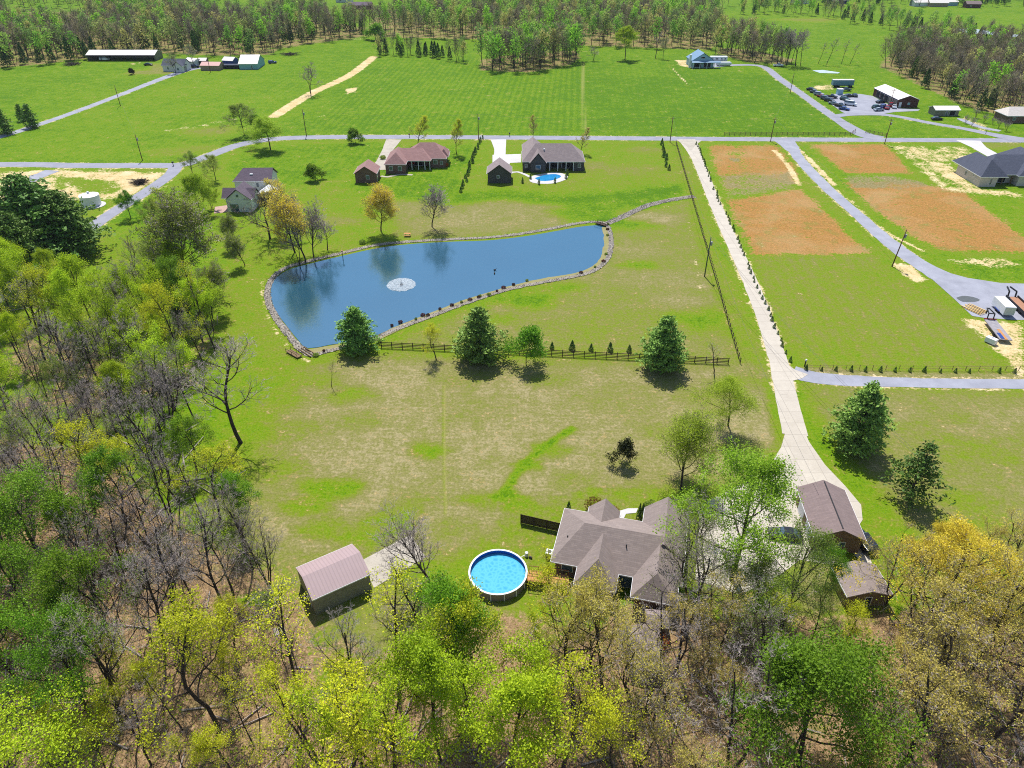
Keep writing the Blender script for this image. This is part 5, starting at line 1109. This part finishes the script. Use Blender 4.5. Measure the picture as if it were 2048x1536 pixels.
pole('j', 421, 145, 108, 'pole in front of the tan shed', 0, True)
pole('k', 1580, 187, 146, 'pole beside the farm road uphill', 0, False)
pole('l', 1779, 213, 178, 'pole standing in front of the workshop roof', 0, True)
pole('m', 1971, 268, 259, 'short post at the junction at the right edge', 0, False, False, .1)
def wire(label, a, b, sag, r=.018, off=0.0):
    a = Vector(a); b = Vector(b); d = (b-a); side = Vector((-d.y, d.x, 0)).normalized()*off; pts = []
    for i in range(17):
        t = i/16; p = a+(b-a)*t+side; p.z -= sag*4*t*(1-t); pts.append(tuple(p))
    v_, f_ = tubes([(pts[i], pts[i+1], r, r) for i in range(16)], 4); o = link('power_line', np_mesh('power_line', v_, f_, [M_wire])); tag(o, label, 'power line')
gx, gy = P(1835, 1010); G_ = Vector((gx, gy, 7.0)); wire('left of the two power lines passing over the big pine', TOPS['a'], G_, 1.5, .022, .35); wire('right of the two power lines passing over the big pine', TOPS['a'], G_, 1.2, .022, -.35)
hx, hy = P(1700, 1000); wire('lowest power line crossing the pine shadow to the garage roof', TOPS['a'], (44.5, 77, 4.8), 1.6, .018)
wire('power line along the diagonal fence to the road', TOPS['a'], TOPS['c'], 1.8); wire('power line above the gravel lane', TOPS['d'], TOPS['b'], 1.8)
wire('power line along the road from driveway to gravel lane', TOPS['c'], TOPS['d'], 1.0); wire('power line along the road at the grass island', TOPS['d'], TOPS['e'], 1.0)
wire('power line along the road above the grey pool house', TOPS['f'], TOPS['c'], 1.4); wire('power line along the road above the left brick house', TOPS['g'], TOPS['f'], 1.4); wire('power line uphill beside the farm road', TOPS['d'], TOPS['k'], 1.5); wire('power line over the left field', TOPS['h'], TOPS['i'], 1.5)
# ------------------------------------------------------------------ vehicles
def paint_m(name, c): return mat('paint_'+name, c, .25, var=.02, spec=.6)
def vehicle(kind, col, label, u=None, v_=None, rz=0.0, xy=None, name=None, s=1.0, group=None):
    x, y = xy or P(u, v_); name = name or {'suv': 'parked_car', 'car': 'parked_car', 'pickup': 'pickup_truck', 'van': 'parked_van'}[kind]
    rt = empty(name, label, 'truck' if kind == 'pickup' else 'van' if kind == 'van' else 'car', (x, y, 0), rz, group); rt.scale = (s,)*3
    low = {'car': [(-2.3,.35),(2.3,.35),(2.35,.75),(1.3,.95),(-1.9,.98),(-2.3,.85)], 'suv': [(-2.35,.4),(2.35,.4),(2.4,.95),(1.3,1.12),(-2.3,1.15)], 'pickup': [(-2.75,.45),(2.7,.45),(2.75,1.0),(1.5,1.15),(-2.75,1.15)], 'van': [(-2.7,.4),(2.7,.4),(2.75,1.0),(2.0,1.3),(-2.7,1.3)]}[kind]
    cab = {'car': [(-1.8,.96),(1.05,.94),(.35,1.42),(-1.1,1.42)], 'suv': [(-2.2,1.13),(1.15,1.1),(.5,1.7),(-1.9,1.72)], 'pickup': [(-.5,1.13),(1.35,1.13),(.7,1.8),(-.3,1.8)], 'van': [(-2.65,1.28),(1.9,1.28),(1.2,2.1),(-2.6,2.1)]}[kind]
    def ext(poly, w, wt=None):
        m_ = MB(); n = len(poly); wt = wt or w; zs = [p[1] for p in poly]; lo, hi = min(zs), max(zs)
        ww = [w+(wt-w)*((z-lo)/(hi-lo)) for _, z in poly]
        return m_.add([(p[0], -q, p[1]) for p, q in zip(poly, ww)]+[(p[0], q, p[1]) for p, q in zip(poly, ww)], [(i,(i+1)%n,n+(i+1)%n,n+i) for i in range(n)]+[tuple(range(n-1,-1,-1)), tuple(range(n,2*n))])
    ext(low, .90, .88).build('body', col, rt, bevel=.07); ext(cab, .82, .66).build('windows', M_glass, rt)
    tz = cab[2][1]; MB().box(cab[3][0]+.08, cab[2][0]-.05, -.68, .68, tz-.01, tz+.04).build('roof_panel', col, rt, bevel=.02)
    if kind == 'pickup': MB().box(-2.62,-.62,-.72,.72,1.1,1.17).build('truck_bed', W_dark, rt)
    wz = .36; wx = 1.45 if kind in ('car','suv') else 1.75; me = None
    for sx in (-1,1):
        for sy in (-1,1):
            if me is None: o = MB().cyl((0,-.12,0),(0,.12,0),wz,n=14).build('wheel', M_rub, rt, (sx*wx, sy*.84, wz)); me = o.data
            else: link('wheel', me, rt, (sx*wx, sy*.84, wz))
    return rt
Pb = paint_m('black', C(30,34,42,.8)); Pw = paint_m('white', C(240,242,248,.85)); Ps = paint_m('silver', C(170,178,190,.8)); Pr = paint_m('red', C(170,34,44,.8)); Pbl = paint_m('blue', C(40,70,150,.8)); Pg = paint_m('grey', C(100,108,120,.8)); Pgn = paint_m('green', C(44,90,76,.8))
vehicle('suv', Pb, 'shiny black car parked tight along the east side of the detached garage', rz=math.radians(100), xy=(49.6, 70.7))
vehicle('car', Pb, 'dark car half hidden at the west side of the detached garage', rz=math.radians(170), xy=(39.0, 72.0))
vehicle('suv', Pbl, 'blue car at the end of the bright concrete drive by the new house', 2004, 318, 1.2)
yard = [('car',Pb,1622,181,'end'),('car',Pg,1629,186,'second'),('suv',Ps,1637,191,'third'),('car',Pr,1643,195,'fourth'),('suv',Pg,1650,199,'fifth'),('suv',Pb,1657,203,'sixth'),('car',Ps,1667,209,'seventh'),('pickup',Pb,1679,214,'eighth'),('car',Pbl,1688,220,'last')]
for k, c_, u, v_, w_ in yard: vehicle(k, c_, w_+' vehicle, counting downhill, in the slanting row beside the farm road', u, v_, math.radians(-50+random.uniform(-14,14)), group='vehicles in the slanting row beside the farm road')
for k, c_, u, v_, r_, lb in [('pickup',Pb,1662,196,-30,'black pickup inside the vehicle yard beside the slanting row'),('pickup',Pg,1690,182,0,'grey pickup on the grass behind the vehicle yard'),('suv',Pgn,1689,201,-60,'dark green car in the middle of the vehicle yard'),('car',Pb,1697,194,10,'black car behind the green car in the vehicle yard'),
   ('car',Pb,1709,193,80,'black car right of the others at the back of the yard'),('van',Pw,1700,211,-40,'white van in the middle of the gravel yard'),('car',Pb,1761,206,15,'dark sedan in front of the workshop doors'),('suv',Pgn,1752,217,30,'teal-green car, leftmost of the group below the workshop'),
   ('car',Ps,1757,222,10,'silver car lowest in the group below the workshop'),('suv',Pbl,1766,216,40,'blue car in the middle of the group below the workshop'),('car',Pr,1774,218,60,'red car in the group below the workshop'),('suv',Pr,1781,213,50,'dark red car nearest the workshop corner'),('car',Pw,1788,216,70,'white car, rightmost of the group below the workshop'),
   ('car',Pb,1873,240,0,'black car parked in front of the low white-roofed garage'),('car',Pb,297,131,10,'black car on the mown patch below the long barn'),('suv',Pw,367,138,20,'white car beside the white farmhouse'),('suv',Pb,391,135,0,'dark car left of the tan shed'),('suv',Pbl,545,127,30,'blue car behind the teal barn'),('van',Pw,210,121,0,'white van under the open side of the long barn'),('pickup',Pw,1556,133,0,'white pickup at the bend of the farm road')]:
    vehicle(k, c_, lb, u, v_, math.radians(r_))
def trailer(name, label, a, b, w, parts, cat='trailer'):
    a = Vector((*a,0)); b = Vector((*b,0)); d = b-a; rt = empty(name, label, cat, a, math.atan2(d.y,d.x)); return rt, d.length
def wheels(rt, xs, w, r=.35):
    for x in xs:
        for sy in (-1,1): MB().cyl((0,-.11,0),(0,.11,0),r,n=14).build('wheel', M_rub, rt, (x, sy*w/2, r))
rt, L = trailer('cargo_trailer', 'white enclosed cargo trailer parked on the gravel yard', P(2014.5,635), P(1991,612), 2.3, 0)
MB().box(0,L,-1.15,1.15,.55,2.5).build('body', M_white, rt, bevel=.05); MB().box(-.04,0,-1.05,1.05,.6,2.4).build('rear_door', mat('pale_door', C(220,222,226,.85), .5), rt); MB().bar((L,0,.5),(L+1.3,0,.5),.12).build('drawbar', M_black, rt); wheels(rt, (L*.4,L*.55), 2.2); m_ = MB(); m_.box(L*.28,L*.67,-1.32,-1.15,.6,.75).box(L*.28,L*.67,1.15,1.32,.6,.75); m_.build('mudguard', Pbl, rt)
rt, L = trailer('flatbed_trailer', 'long grey flatbed trailer with red front rail standing on the grass', P(2009,687), P(1977,646), 2.4, 0)
MB().box(0,L,-1.2,1.2,.75,.92).build('deck', mat('worn_deck', C(186,180,184,.8), .8, col2=C(150,146,156,.8), scale=1.2, fine=4), rt); MB().box(L-.15,L,-1.25,1.25,.9,1.1).build('front_rail', Pr, rt)
m_ = MB(); [m_.bar((L,s,.85),(L+.2,s,2.2),.18) for s in (-.6,.6)]; [m_.bar((L+.2,s,2.2),(L+2.6,s*.3,2.3),.18) for s in (-.6,.6)]; m_.bar((L+2.5,0,2.3),(L+2.5,0,1.0),.2).bar((L+.2,-.6,2.2),(L+.2,.6,2.2),.18); m_.build('gooseneck', M_black, rt); wheels(rt, (L*.22,L*.34), 2.3, .4)
MB().box(.3,L*.3,.2,.9,.93,1.0).build('ramp', Pbl, rt); MB().box(0,L*.5,-.35,.25,.925,.96).build('plank', M_deck, rt)
rt, L = trailer('equipment_trailer', 'black gooseneck trailer with brown deck beside the cargo trailer', P(2062,640), P(2020,600), 2.4, 0)
MB().box(0,L,-1.2,1.2,.7,.85).build('deck', mat('brown_deck', C(190,140,110,.8), .8), rt); m_ = MB(); m_.box(0,L,-1.3,-1.2,.6,1.3).box(0,L,1.2,1.3,.6,1.3); m_.build('side_rail', M_black, rt)
m_ = MB(); [m_.bar((L,s,.8),(L+.2,s,2.1),.25) for s in (-.8,.8)]; [m_.bar((L+.2,s,2.1),(L+2.4,s*.4,2.2),.25) for s in (-.8,.8)]; m_.build('gooseneck', M_black, rt); wheels(rt, (L*.3,L*.45), 2.4, .4)
x0, y0 = P(1990, 690); rt = empty('water_tank', 'white box-shaped tank beside the rear of the flatbed trailer', 'tank', (x0,y0,0), math.radians(122)); MB().box(-.1,2.0,-.55,.65,.1,1.25).build('shell', M_white, rt, bevel=.12); MB().cyl((.9,0,1.25),(.9,0,1.32),.2,n=12).build('lid', Ps, rt)
x0, y0 = P(1951, 620); rt = empty('lumber_pile', 'pale lumber boards spread in a loose pile on the gravel', 'lumber', (x0,y0,0), math.radians(118)); m_ = MB(); rl = random.Random(3)
for i in range(22):
    y_ = -1.6+i*.15; a = rl.uniform(-.15,.15); x_ = rl.uniform(-2.4,-1.6); m_.bar((x_, y_, .1+.06*(i%4)),(x_+rl.uniform(3.4,4.6), y_+a, .1+.06*(i%4)),.14,.05)
m_.build('boards', mat('fresh_lumber', C(236,206,140,.85), .8, col2=C(214,176,104,.85)), rt)
x0, y0 = P(1936, 603); gp_ = sheet('gravel_pile_mark', [(1912,596),(1925,592),(1945,594),(1960,600),(1950,604),(1925,604)], .055, mat('dark_gravel', C(110,116,120), .95, fine=4), smooth=True)
rt, L = trailer('semi_trailer', 'blue-grey box trailer with white roof beyond the vehicle yard', P(1664.5,175), P(1706,175), 2.5, 0); MB().box(0,L,0,2.5,1.0,3.4).build('body', mat('blue_box', C(120,160,190,.8), .5), rt); MB().box(0,L,-.02,2.52,3.4,3.46).build('roof', M_white, rt); m_ = MB(); m_.box(.3,L-.5,.3,2.2,.7,1.0); m_.build('chassis', M_black, rt); wheels(rt, (1.5,2.7,L-1.5), 2.2, .5)
x0, y0 = P(1675, 190); rt = empty('portable_shed', 'small blue-white cabin standing among the yard vehicles', 'shed', (x0,y0,0)); MB().box(0,2.4,0,2.4,0,2.5).build('wall', W_blue, rt); MB().box(-.1,2.5,-.1,2.5,2.5,2.62).build('roof', M_white, rt)
rt, L = trailer('motorhome', 'white motorhome trailer parked right of the barn house', P(1420,125.5), P(1454,125.5), 2.5, 0); MB().box(0,L,0,2.5,.7,3.3).build('body', M_white, rt, bevel=.2); m_ = MB(); [m_.box(L*a,L*b,-.03,0,1.7,2.4) for a, b in ((.06,.16),(.3,.45),(.62,.7),(.82,.92))]; m_.build('windows', M_glass, rt); MB().box(.2,L-.2,-.02,0,1.1,1.35).build('stripe', Ps, rt); wheels(rt, (L*.55,L*.63), 2.2, .4)
x0, y0 = P(1434, 132); rt = empty('propane_tank', 'long white rounded tank in front of the motorhome', 'tank', (x0,y0,0)); MB().cyl((0,0,1.2),(7,0,1.2),1.1,n=16).cyl((7,0,1.2),(8,0,1.2),1.1,.4,n=16).cyl((-.8,0,1.2),(0,0,1.2),.4,1.1,n=16).build('shell', M_white, rt, smooth=False); MB().box(1,1.4,-.6,.6,0,.4).box(5.6,6,-.6,.6,0,.4).build('saddle', M_black, rt)

# ------------------------------------------------------------------ pond things
x0, y0 = P(803, 570); rt = empty('pond_fountain', 'round white spray fountain in the middle of the pond', 'fountain', (x0, y0, 0.07)); rs = np.random.RandomState(6)
fm, ft, fb = newmat('spray'); fb.inputs['Base Color'].default_value = (.85,.88,.9,1); fb.inputs['Roughness'].default_value = .5
n_ = 9000; r_ = 3.35*np.sqrt(rs.uniform(.0,1,n_)); a_ = rs.uniform(0,6.28,n_); h_ = .9*np.maximum(0, 1-((r_-1.4)/2.0)**2)*rs.uniform(.2,1,n_); h_ = np.where(rs.rand(n_) < .35, .02, h_)
c = np.stack([r_*np.cos(a_), r_*np.sin(a_), h_+.02], 1); v_, f_ = quads(c, .075, rs); link('spray', np_mesh('spray', v_, f_, [fm]), rt)
V = []; F = []; m_ = MB(); nn_ = 40
for i in range(nn_):
    a = 6.283*i/nn_; rr = 3.45+rs.uniform(-.25,.15); V.append((math.cos(a)*rr, math.sin(a)*rr, .012))
m_.add(V, [tuple(range(nn_))]); m_.build('foam', mat('foam', C(196,206,212,.8), .6, col2=C(150,176,196,.8), scale=2.5, fine=6), rt)
n2 = 500; t_ = rs.uniform(0,1,n2); c = np.stack([rs.normal(0,.12,n2)*(.5+t_), rs.normal(0,.12,n2)*(.5+t_), t_*1.3], 1); v_, f_ = quads(c, .1, rs); link('jet', np_mesh('jet', v_, f_, [fm]), rt)
MB().cyl((0,0,-.05),(0,0,.25),.35,n=12).build('float', M_black, rt)
for i, (u, v_) in enumerate([(989.5, 541), (989, 548)]):
    x0, y0 = P(u, v_); d_ = MB(); rt = empty('duck', ['dark duck swimming on the pond, farther of the pair','dark duck swimming on the pond, nearer of the pair'][i], 'duck', (x0,y0,.07), .4+i)
    segs_ = [(-.36,.16,.03),(-.25,.16,.10),(-.05,.13,.17),(.15,.13,.16),(.27,.18,.09),(.33,.30,.055),(.37,.40,.075),(.44,.41,.06),(.50,.39,.02)]; V = []; F = []; k_ = 8
    for (xx, zz, rr) in segs_:
        for j in range(k_): an = 2*math.pi*j/k_; V.append((xx, math.cos(an)*rr, zz+math.sin(an)*rr))
    for s_ in range(len(segs_)-1):
        for j in range(k_): F.append((s_*k_+j, s_*k_+(j+1)%k_, (s_+1)*k_+(j+1)%k_, (s_+1)*k_+j))
    F += [tuple(range(k_-1,-1,-1)), tuple(range((len(segs_)-1)*k_, len(segs_)*k_))]
    MB().add(V, F).build('body', mat('duck_feathers', C(60,52,46,.8), .8), rt, smooth=True)
A_ = P(577, 703); B_ = P(600, 716); d = Vector((B_[0]-A_[0], B_[1]-A_[1], 0)); rt = empty('footbridge', 'little weathered wooden footbridge below the west tip of the pond', 'bridge', (*A_,0), math.atan2(d.y,d.x)); L = d.length
MB().box(0,L,-.6,.6,.25,.35).build('deck', W_wood, rt); m_ = MB(); [m_.box(0,L,s,s+.06,.9,.98) for s in (-.6,.54)]; [m_.box(a,a+.08,s,s+.06,.1,.95) for a in (0,L/2,L-.1) for s in (-.6,.54)]; m_.build('railing', M_fence, rt)
A_ = P(602, 698); B_ = P(626, 713); d = Vector((B_[0]-A_[0], B_[1]-A_[1], 0)); rt = empty('timber_steps', 'brown timber edging set into the stones at the west tip of the pond', 'steps', (*A_,0), math.atan2(d.y,d.x)); L = d.length
for s in (-.6,0,.6): MB().box(0,L,s,s+.15,.1,.32).build('timber', W_wood, rt)
A_ = P(1192, 447); B_ = P(1213, 453); d = Vector((B_[0]-A_[0], B_[1]-A_[1], 0)); rt = empty('footbridge', 'dark footbridge over the stone ditch at the right end of the pond', 'bridge', (*A_,0), math.atan2(d.y,d.x)); L = d.length
MB().box(0,L,-.6,.6,.3,.4).build('deck', M_fence, rt); m_ = MB(); [m_.box(0,L,s,s+.06,.95,1.03) for s in (-.6,.54)]; [m_.box(a,a+.08,s,s+.06,.1,1) for a in (0,L/2,L-.1) for s in (-.6,.54)]; m_.build('railing', M_fence, rt)
x0, y0 = P(686, 517); rt = empty('lamp_post', 'short post with a lamp standing at the north bank of the pond', 'post', (x0,y0,0)); MB().cyl((0,0,0),(0,0,1.9),.08,n=8).build('post', M_black, rt); MB().box(-.18,.18,-.18,.18,1.9,2.2).build('lamp_head', mat('copper', C(190,130,100,.8), .5), rt)
x0, y0 = P(815, 472); rt = empty('picnic_table', 'wooden picnic table on the bare ground between the two far-bank trees', 'table', (x0,y0,0)); MB().box(-.9,.9,-.4,.4,.72,.78).build('tabletop', M_deck, rt); MB().box(-.9,.9,-.85,-.6,.42,.47).build('bench', M_deck, rt); MB().box(-.9,.9,.6,.85,.42,.47).build('bench', M_deck, rt); m_ = MB(); [m_.bar((a,-.7,0),(a,.3,.72),.08).bar((a,.7,0),(a,-.3,.72),.08) for a in (-.6,.6)]; m_.build('legs', M_deck, rt)
x0, y0 = P(1609, 733); rt = empty('bollard_light', 'white-capped short post at the corner of the gravel drive', 'post', (x0,y0,0)); MB().cyl((0,0,0),(0,0,1.3),.12,n=10).build('post', M_black, rt); MB().cyl((0,0,1.3),(0,0,1.65),.17,n=12).build('cap', M_white, rt)
for u, v_, lb in [(819,275,'dark mailbox beside the brick driveway entrance'),(1019,273,'dark mailbox beside the white driveway entrance'),(347,332,'small signpost on the concrete island at the left road junction')]:
    x0, y0 = P(u, v_); rt = empty('mailbox', lb, 'mailbox', (x0,y0,0)); MB().box(-.08,.08,-.08,.08,0,1.1).build('post', M_black, rt); MB().box(-.3,.3,-.25,.25,1.1,1.5).build('box', M_black, rt)
x0, y0 = P(823, 336); rt = empty('patio_umbrella', 'closed-in dark red patio umbrella behind the red-roofed house', 'umbrella', (x0,y0,0)); MB().cyl((0,0,0),(0,0,2.3),.04,n=6).build('pole', M_white, rt); MB().cyl((0,0,1.8),(0,0,2.5),1.6,.05,n=8,cap=False).build('canopy', Pr, rt)

# ------------------------------------------------------------------ shrubs
def bush(name, seed, leaf, n=420, r=.7, h=.8, size=.16, cone=False):
    rs = np.random.RandomState(seed); 
    if cone: z = rs.uniform(.03,1,n); rad = (1-z)**.75*r*np.sqrt(rs.uniform(.2,1,n)); a = rs.uniform(0,6.28,n); c = np.stack([rad*np.cos(a), rad*np.sin(a), z*h], 1)
    else: c = rs.normal(size=(n,3)); c /= np.linalg.norm(c, axis=1)[:,None]; c *= rs.uniform(.55,1.05,(n,1)); c = c*np.array([r,r,h/2])+np.array([0,0,h*.5])
    v, f = quads(c, size, rs, 1.3); tm = np_mesh(name+'_stem', *tubes([((0,0,0),(0,0,h*.6),.05,.03)], 4), [bark]); return tm, np_mesh(name+'_foliage', v, f, [leaf])
B_ev = bush('ev', 71, L_cedar, 420, .55, 1.5, .15, True); B_gr = bush('gr', 72, L_olive); B_rd = bush('rd', 73, L_red); B_or = bush('or', 74, leafmat('orange_leaves', C(214,140,40,.8), C(170,110,40,.8)), 700, 1.2, 1.5, .16); B_am = bush('am', 75, leafmat('bronze_leaves', C(150,120,50,.8), C(110,90,40,.8)), 900, 1.4, 2.2, .16)
def shrub(b, x, y, s, label, group=None, name='evergreen_shrub', sz=None):
    rt = empty(name, label, 'shrub', (x,y,0), random.uniform(0,6.28), group); rt.scale = (s, s, sz or s); link('stem', b[0], rt); link('foliage', b[1], rt); return rt
def row(px, n, b, s0, label, group, jit=.15, name='evergreen_shrub', skip=()):
    pts = smooth_line([P(u, v) for u, v in px], .3); cum = np.concatenate([[0], np.cumsum(np.linalg.norm(np.diff(pts, axis=0), axis=1))])
    for i in range(n):
        if i in skip: continue
        d_ = cum[-1]*i/(n-1); x = np.interp(d_, cum, pts[:,0])+random.gauss(0,jit); y = np.interp(d_, cum, pts[:,1])+random.gauss(0,jit)
        lb = label if 0 < i < n-1 else ('first ' if i == 0 else 'last ')+'of the '+group; shrub(b, x, y, s0*random.uniform(.8,1.2), lb, group, name)
row([(1395,290),(1410,330),(1428,380),(1450,425),(1475,480),(1500,545),(1530,610),(1560,680),(1580,722)], 58, B_ev, .72, 'one of the little dark evergreens lining the right side of the concrete driveway', 'little dark evergreens lining the concrete driveway', .2, skip=(17,18,25,26,33,39))
row([(1612,740),(1700,742),(1850,744),(2028,746)], 15, B_ev, .72, 'one of the small evergreens in the row above the gravel drive', 'small evergreens in the row above the gravel drive', .1, skip=(12,))
row([(961,279),(948,315),(935,350),(922,384)], 19, B_ev, 1.25, 'one of the dark evergreens in the slanting hedge between the brick houses', 'dark evergreens in the slanting hedge between the brick houses', .3)
row([(1324,286),(1328,312),(1334,340)], 12, B_ev, 1.25, 'one of the dark evergreens in the short hedge left of the fence', 'dark evergreens in the short hedge left of the fence', .3)
for i, (u, v_, s) in enumerate([(1104,697,.9),(1144,699,1.25),(1182,701,.95),(1220,702,1.2),(1258,704,1.0)]):
    x0, y0 = P(u, v_); shrub(B_ev, x0, y0, s*1.15, ['leftmost','second','middle','fourth','rightmost'][i]+' of five small dark conifers behind the board fence', 'five small dark conifers behind the board fence')
shr = [(648,704,'rd'),(632,712,'gr'),(760,684,'gr'),(784,653,'rd'),(801,646,'rd'),(832,640,'gr'),(846,632,'rd'),(856,632,'rd'),(880,620,'rd'),(904,612,'rd'),(923,606,'gr'),(940,601,'rd'),(957,596,'rd'),(960,594,'gr'),(978,591,'gr'),(994,584,'rd'),(1007,577,'rd'),(1027,571,'rd'),(1054,563,'gr'),(1162,547,'rd'),(1190,536,'gr'),(1207,524,'rd'),(1212,510,'gr'),(1215,472,'gr'),(1215,460,'rd'),(1216,450,'gr')]
for i, (u, v_, k) in enumerate(shr):
    x0, y0 = P(u, v_); shrub(B_rd if k == 'rd' else B_gr, x0, y0, (.85 if k == 'rd' else .95)*(.5, .95, .7, .6, .85)[i % 5], 'one of the '+('rusty red' if k == 'rd' else 'low green')+' shrubs planted along the near bank of the pond', ('rusty red' if k == 'rd' else 'low green')+' shrubs planted along the near bank of the pond', 'bank_shrub', .8)
for u, v_, b, s, lb, nm in [(725,487,B_gr,1.3,'low dark green shrub alone above the north bank of the pond','garden_shrub'),(1187,1020,B_am,1.0,'large bronze shrub above the front of the brick house','garden_shrub'),(1228,1028,B_am,.6,'smaller bronze shrub beside the curved white path','garden_shrub'),(1270,1052,B_or,.6,'orange shrub inside the curve of the white path','garden_shrub'),
   (1300,1018,B_gr,1.6,'grey-green shrub at the front of the garage wing','garden_shrub'),(892,333,B_or,.8,'orange shrub at the right end of the red-roofed house','garden_shrub'),(766,318,B_gr,1.6,'olive shrub beside the brick driveway','garden_shrub'),(1318,1290,B_or,1.0,'orange shrub between the two wooden sheds','garden_shrub')]:
    x0, y0 = P(u, v_); shrub(b, x0, y0, s, lb, None, nm)
for u, v_, s, sz, lb in [(1283,1042,1.0,2.3,'tall narrow dark conifer beside the garage wing of the brick house, right one'),(1277,1040,.9,2.2,'tall narrow dark conifer beside the garage wing, left one'),(1137,1022,.9,1.3,'small dark conifer at the north-west corner of the brick house')]:
    x0, y0 = P(u, v_); shrub(B_ev, x0, y0, s, lb, None, 'columnar_conifer', sz)
def brush_pile(u, v_, r, label, seed):
    rs = np.random.RandomState(seed); x0, y0 = P(u, v_); sg = []
    for i in range(160):
        a = rs.uniform(0,6.28); q = rs.normal(0, r*.4, 2); L_ = rs.uniform(1,3); z = rs.uniform(.1,1.2); sg.append(((q[0],q[1],z),(q[0]+math.cos(a)*L_,q[1]*.5+math.sin(a)*L_,max(.05,z+rs.uniform(-.5,.5))),.08,.05))
    v, f = tubes(sg, 4); tag(link('brush_pile', np_mesh('brush_pile', v, f, [bark]), None, (x0,y0,0)), label, 'brush pile')
brush_pile(580, 110, 6, 'dark brush pile in the field corner right of the teal barn', 1); brush_pile(146, 130, 5, 'dark brush pile left of the long barn', 2); brush_pile(281, 367, 1.6, 'heap of sticks on the straw ground by the side road', 3); brush_pile(378, 622, 2, 'pale brush heap in the left woods edge', 4); brush_pile(336, 770, 3, 'long low brush pile at the edge of the left woods', 5)
x0, y0 = P(560, 1262); rt = empty('pallet', 'grey wooden pallet lying in the woods below the metal shed', 'pallet', (x0,y0,0), .5); m_ = MB(); [m_.box(-.7+i*.2,-.56+i*.2,-.6,.6,.12,.15) for i in range(7)]; m_.build('slats', mat('grey_wood', C(180,168,166), .9), rt); MB().box(-.7,.65,-.5,-.4,0,.12).box(-.7,.65,.4,.5,0,.12).build('runner', W_wood, rt)

# ------------------------------------------------------------------ labels for the near-wood trees, from what they stand beside
CELLS = [('just right of the dark cedars',(240,540)),('at the left edge below the dark cedars',(40,760)),('in the upper left thicket',(220,770)),('above the bottom right corner',(2000,1330)),('left of the metal shed',(430,1180)),('in the bottom left corner',(110,1470)),('below the metal shed',(640,1400)),('below the round pool',(930,1330)),('below the brick house',(1230,1200)),('at the bottom edge, centre',(1060,1500)),('below the detached garage',(1620,1230)),
  ('in the bottom right corner',(1950,1480)),('at the right edge beside the field',(1960,1180)),('at the left edge halfway down',(60,930)),('left of the big bare lawn tree',(300,880)),('below the dark cedars',(120,640)),('left of the pond',(370,640)),('at the bottom edge, right of centre',(1500,1450)),('at the bottom edge below the pallet',(420,1440)),('left of the little wooden sheds',(1130,1300)),('near the little wooden sheds',(1380,1280)),('at the left edge above the corner',(80,1200)),('in the grey thicket left of the lawn',(300,1080))]
cells = {}
for o, ph, u, v_ in LABELQ:
    best = min(CELLS, key=lambda c: (c[1][0]-u)**2+(c[1][1]-v_)**2); cells.setdefault((ph, best[0]), []).append((u, v_, o))
NUM = ['', 'first', 'second', 'third', 'fourth', 'fifth', 'sixth', 'seventh', 'eighth', 'ninth', 'tenth']
CNT = ['', 'one', 'two', 'three', 'four', 'five', 'six', 'seven', 'eight', 'nine', 'ten']
for (ph, where), lst in cells.items():
    lst.sort(key=lambda q: q[0]); n = len(lst); pl = ph.replace('tree', 'trees')
    for i, (u, v_, o) in enumerate(lst):
        if n == 1: o['label'] = 'the '+ph+' '+where
        elif n == 2: o['label'] = ('left' if i == 0 else 'right')+' of two '+pl+' '+where
        elif n <= 10: o['label'] = ('leftmost' if i == 0 else 'rightmost' if i == n-1 else NUM[i+1])+' of '+CNT[n]+' '+pl+' '+where
        else: o['label'] = ('leftmost ' if i == 0 else 'rightmost ' if i == n-1 else 'one of many ')+(ph if i in (0, n-1) else pl)+' '+where
        if n > 1: o['group'] = pl+' '+where

for o_ in bpy.data.objects:
    if o_.get('category') and len(str(o_.get('label', '')).split()) > 16: o_['label'] = ' '.join(str(o_['label']).replace('the ', '').split()[:16])
# ------------------------------------------------------------------ thin spring haze over the far woods
hm = bpy.data.materials.new('haze'); hm.use_nodes = True; hn = hm.node_tree; hn.nodes.remove(hn.nodes['Principled BSDF'])
hv = hn.nodes.new('ShaderNodeVolumePrincipled'); hv.inputs['Color'].default_value = (.75,.85,1,1); hv.inputs['Density'].default_value = .00005; hn.links.new(hv.outputs[0], hn.nodes['Material Output'].inputs['Volume'])
tag(MB().box(-9000, 9000, -300, 9500, -1.5, 95).build('haze', hm), 'thin bluish haze softening the distant woods', None, None, 'stuff')
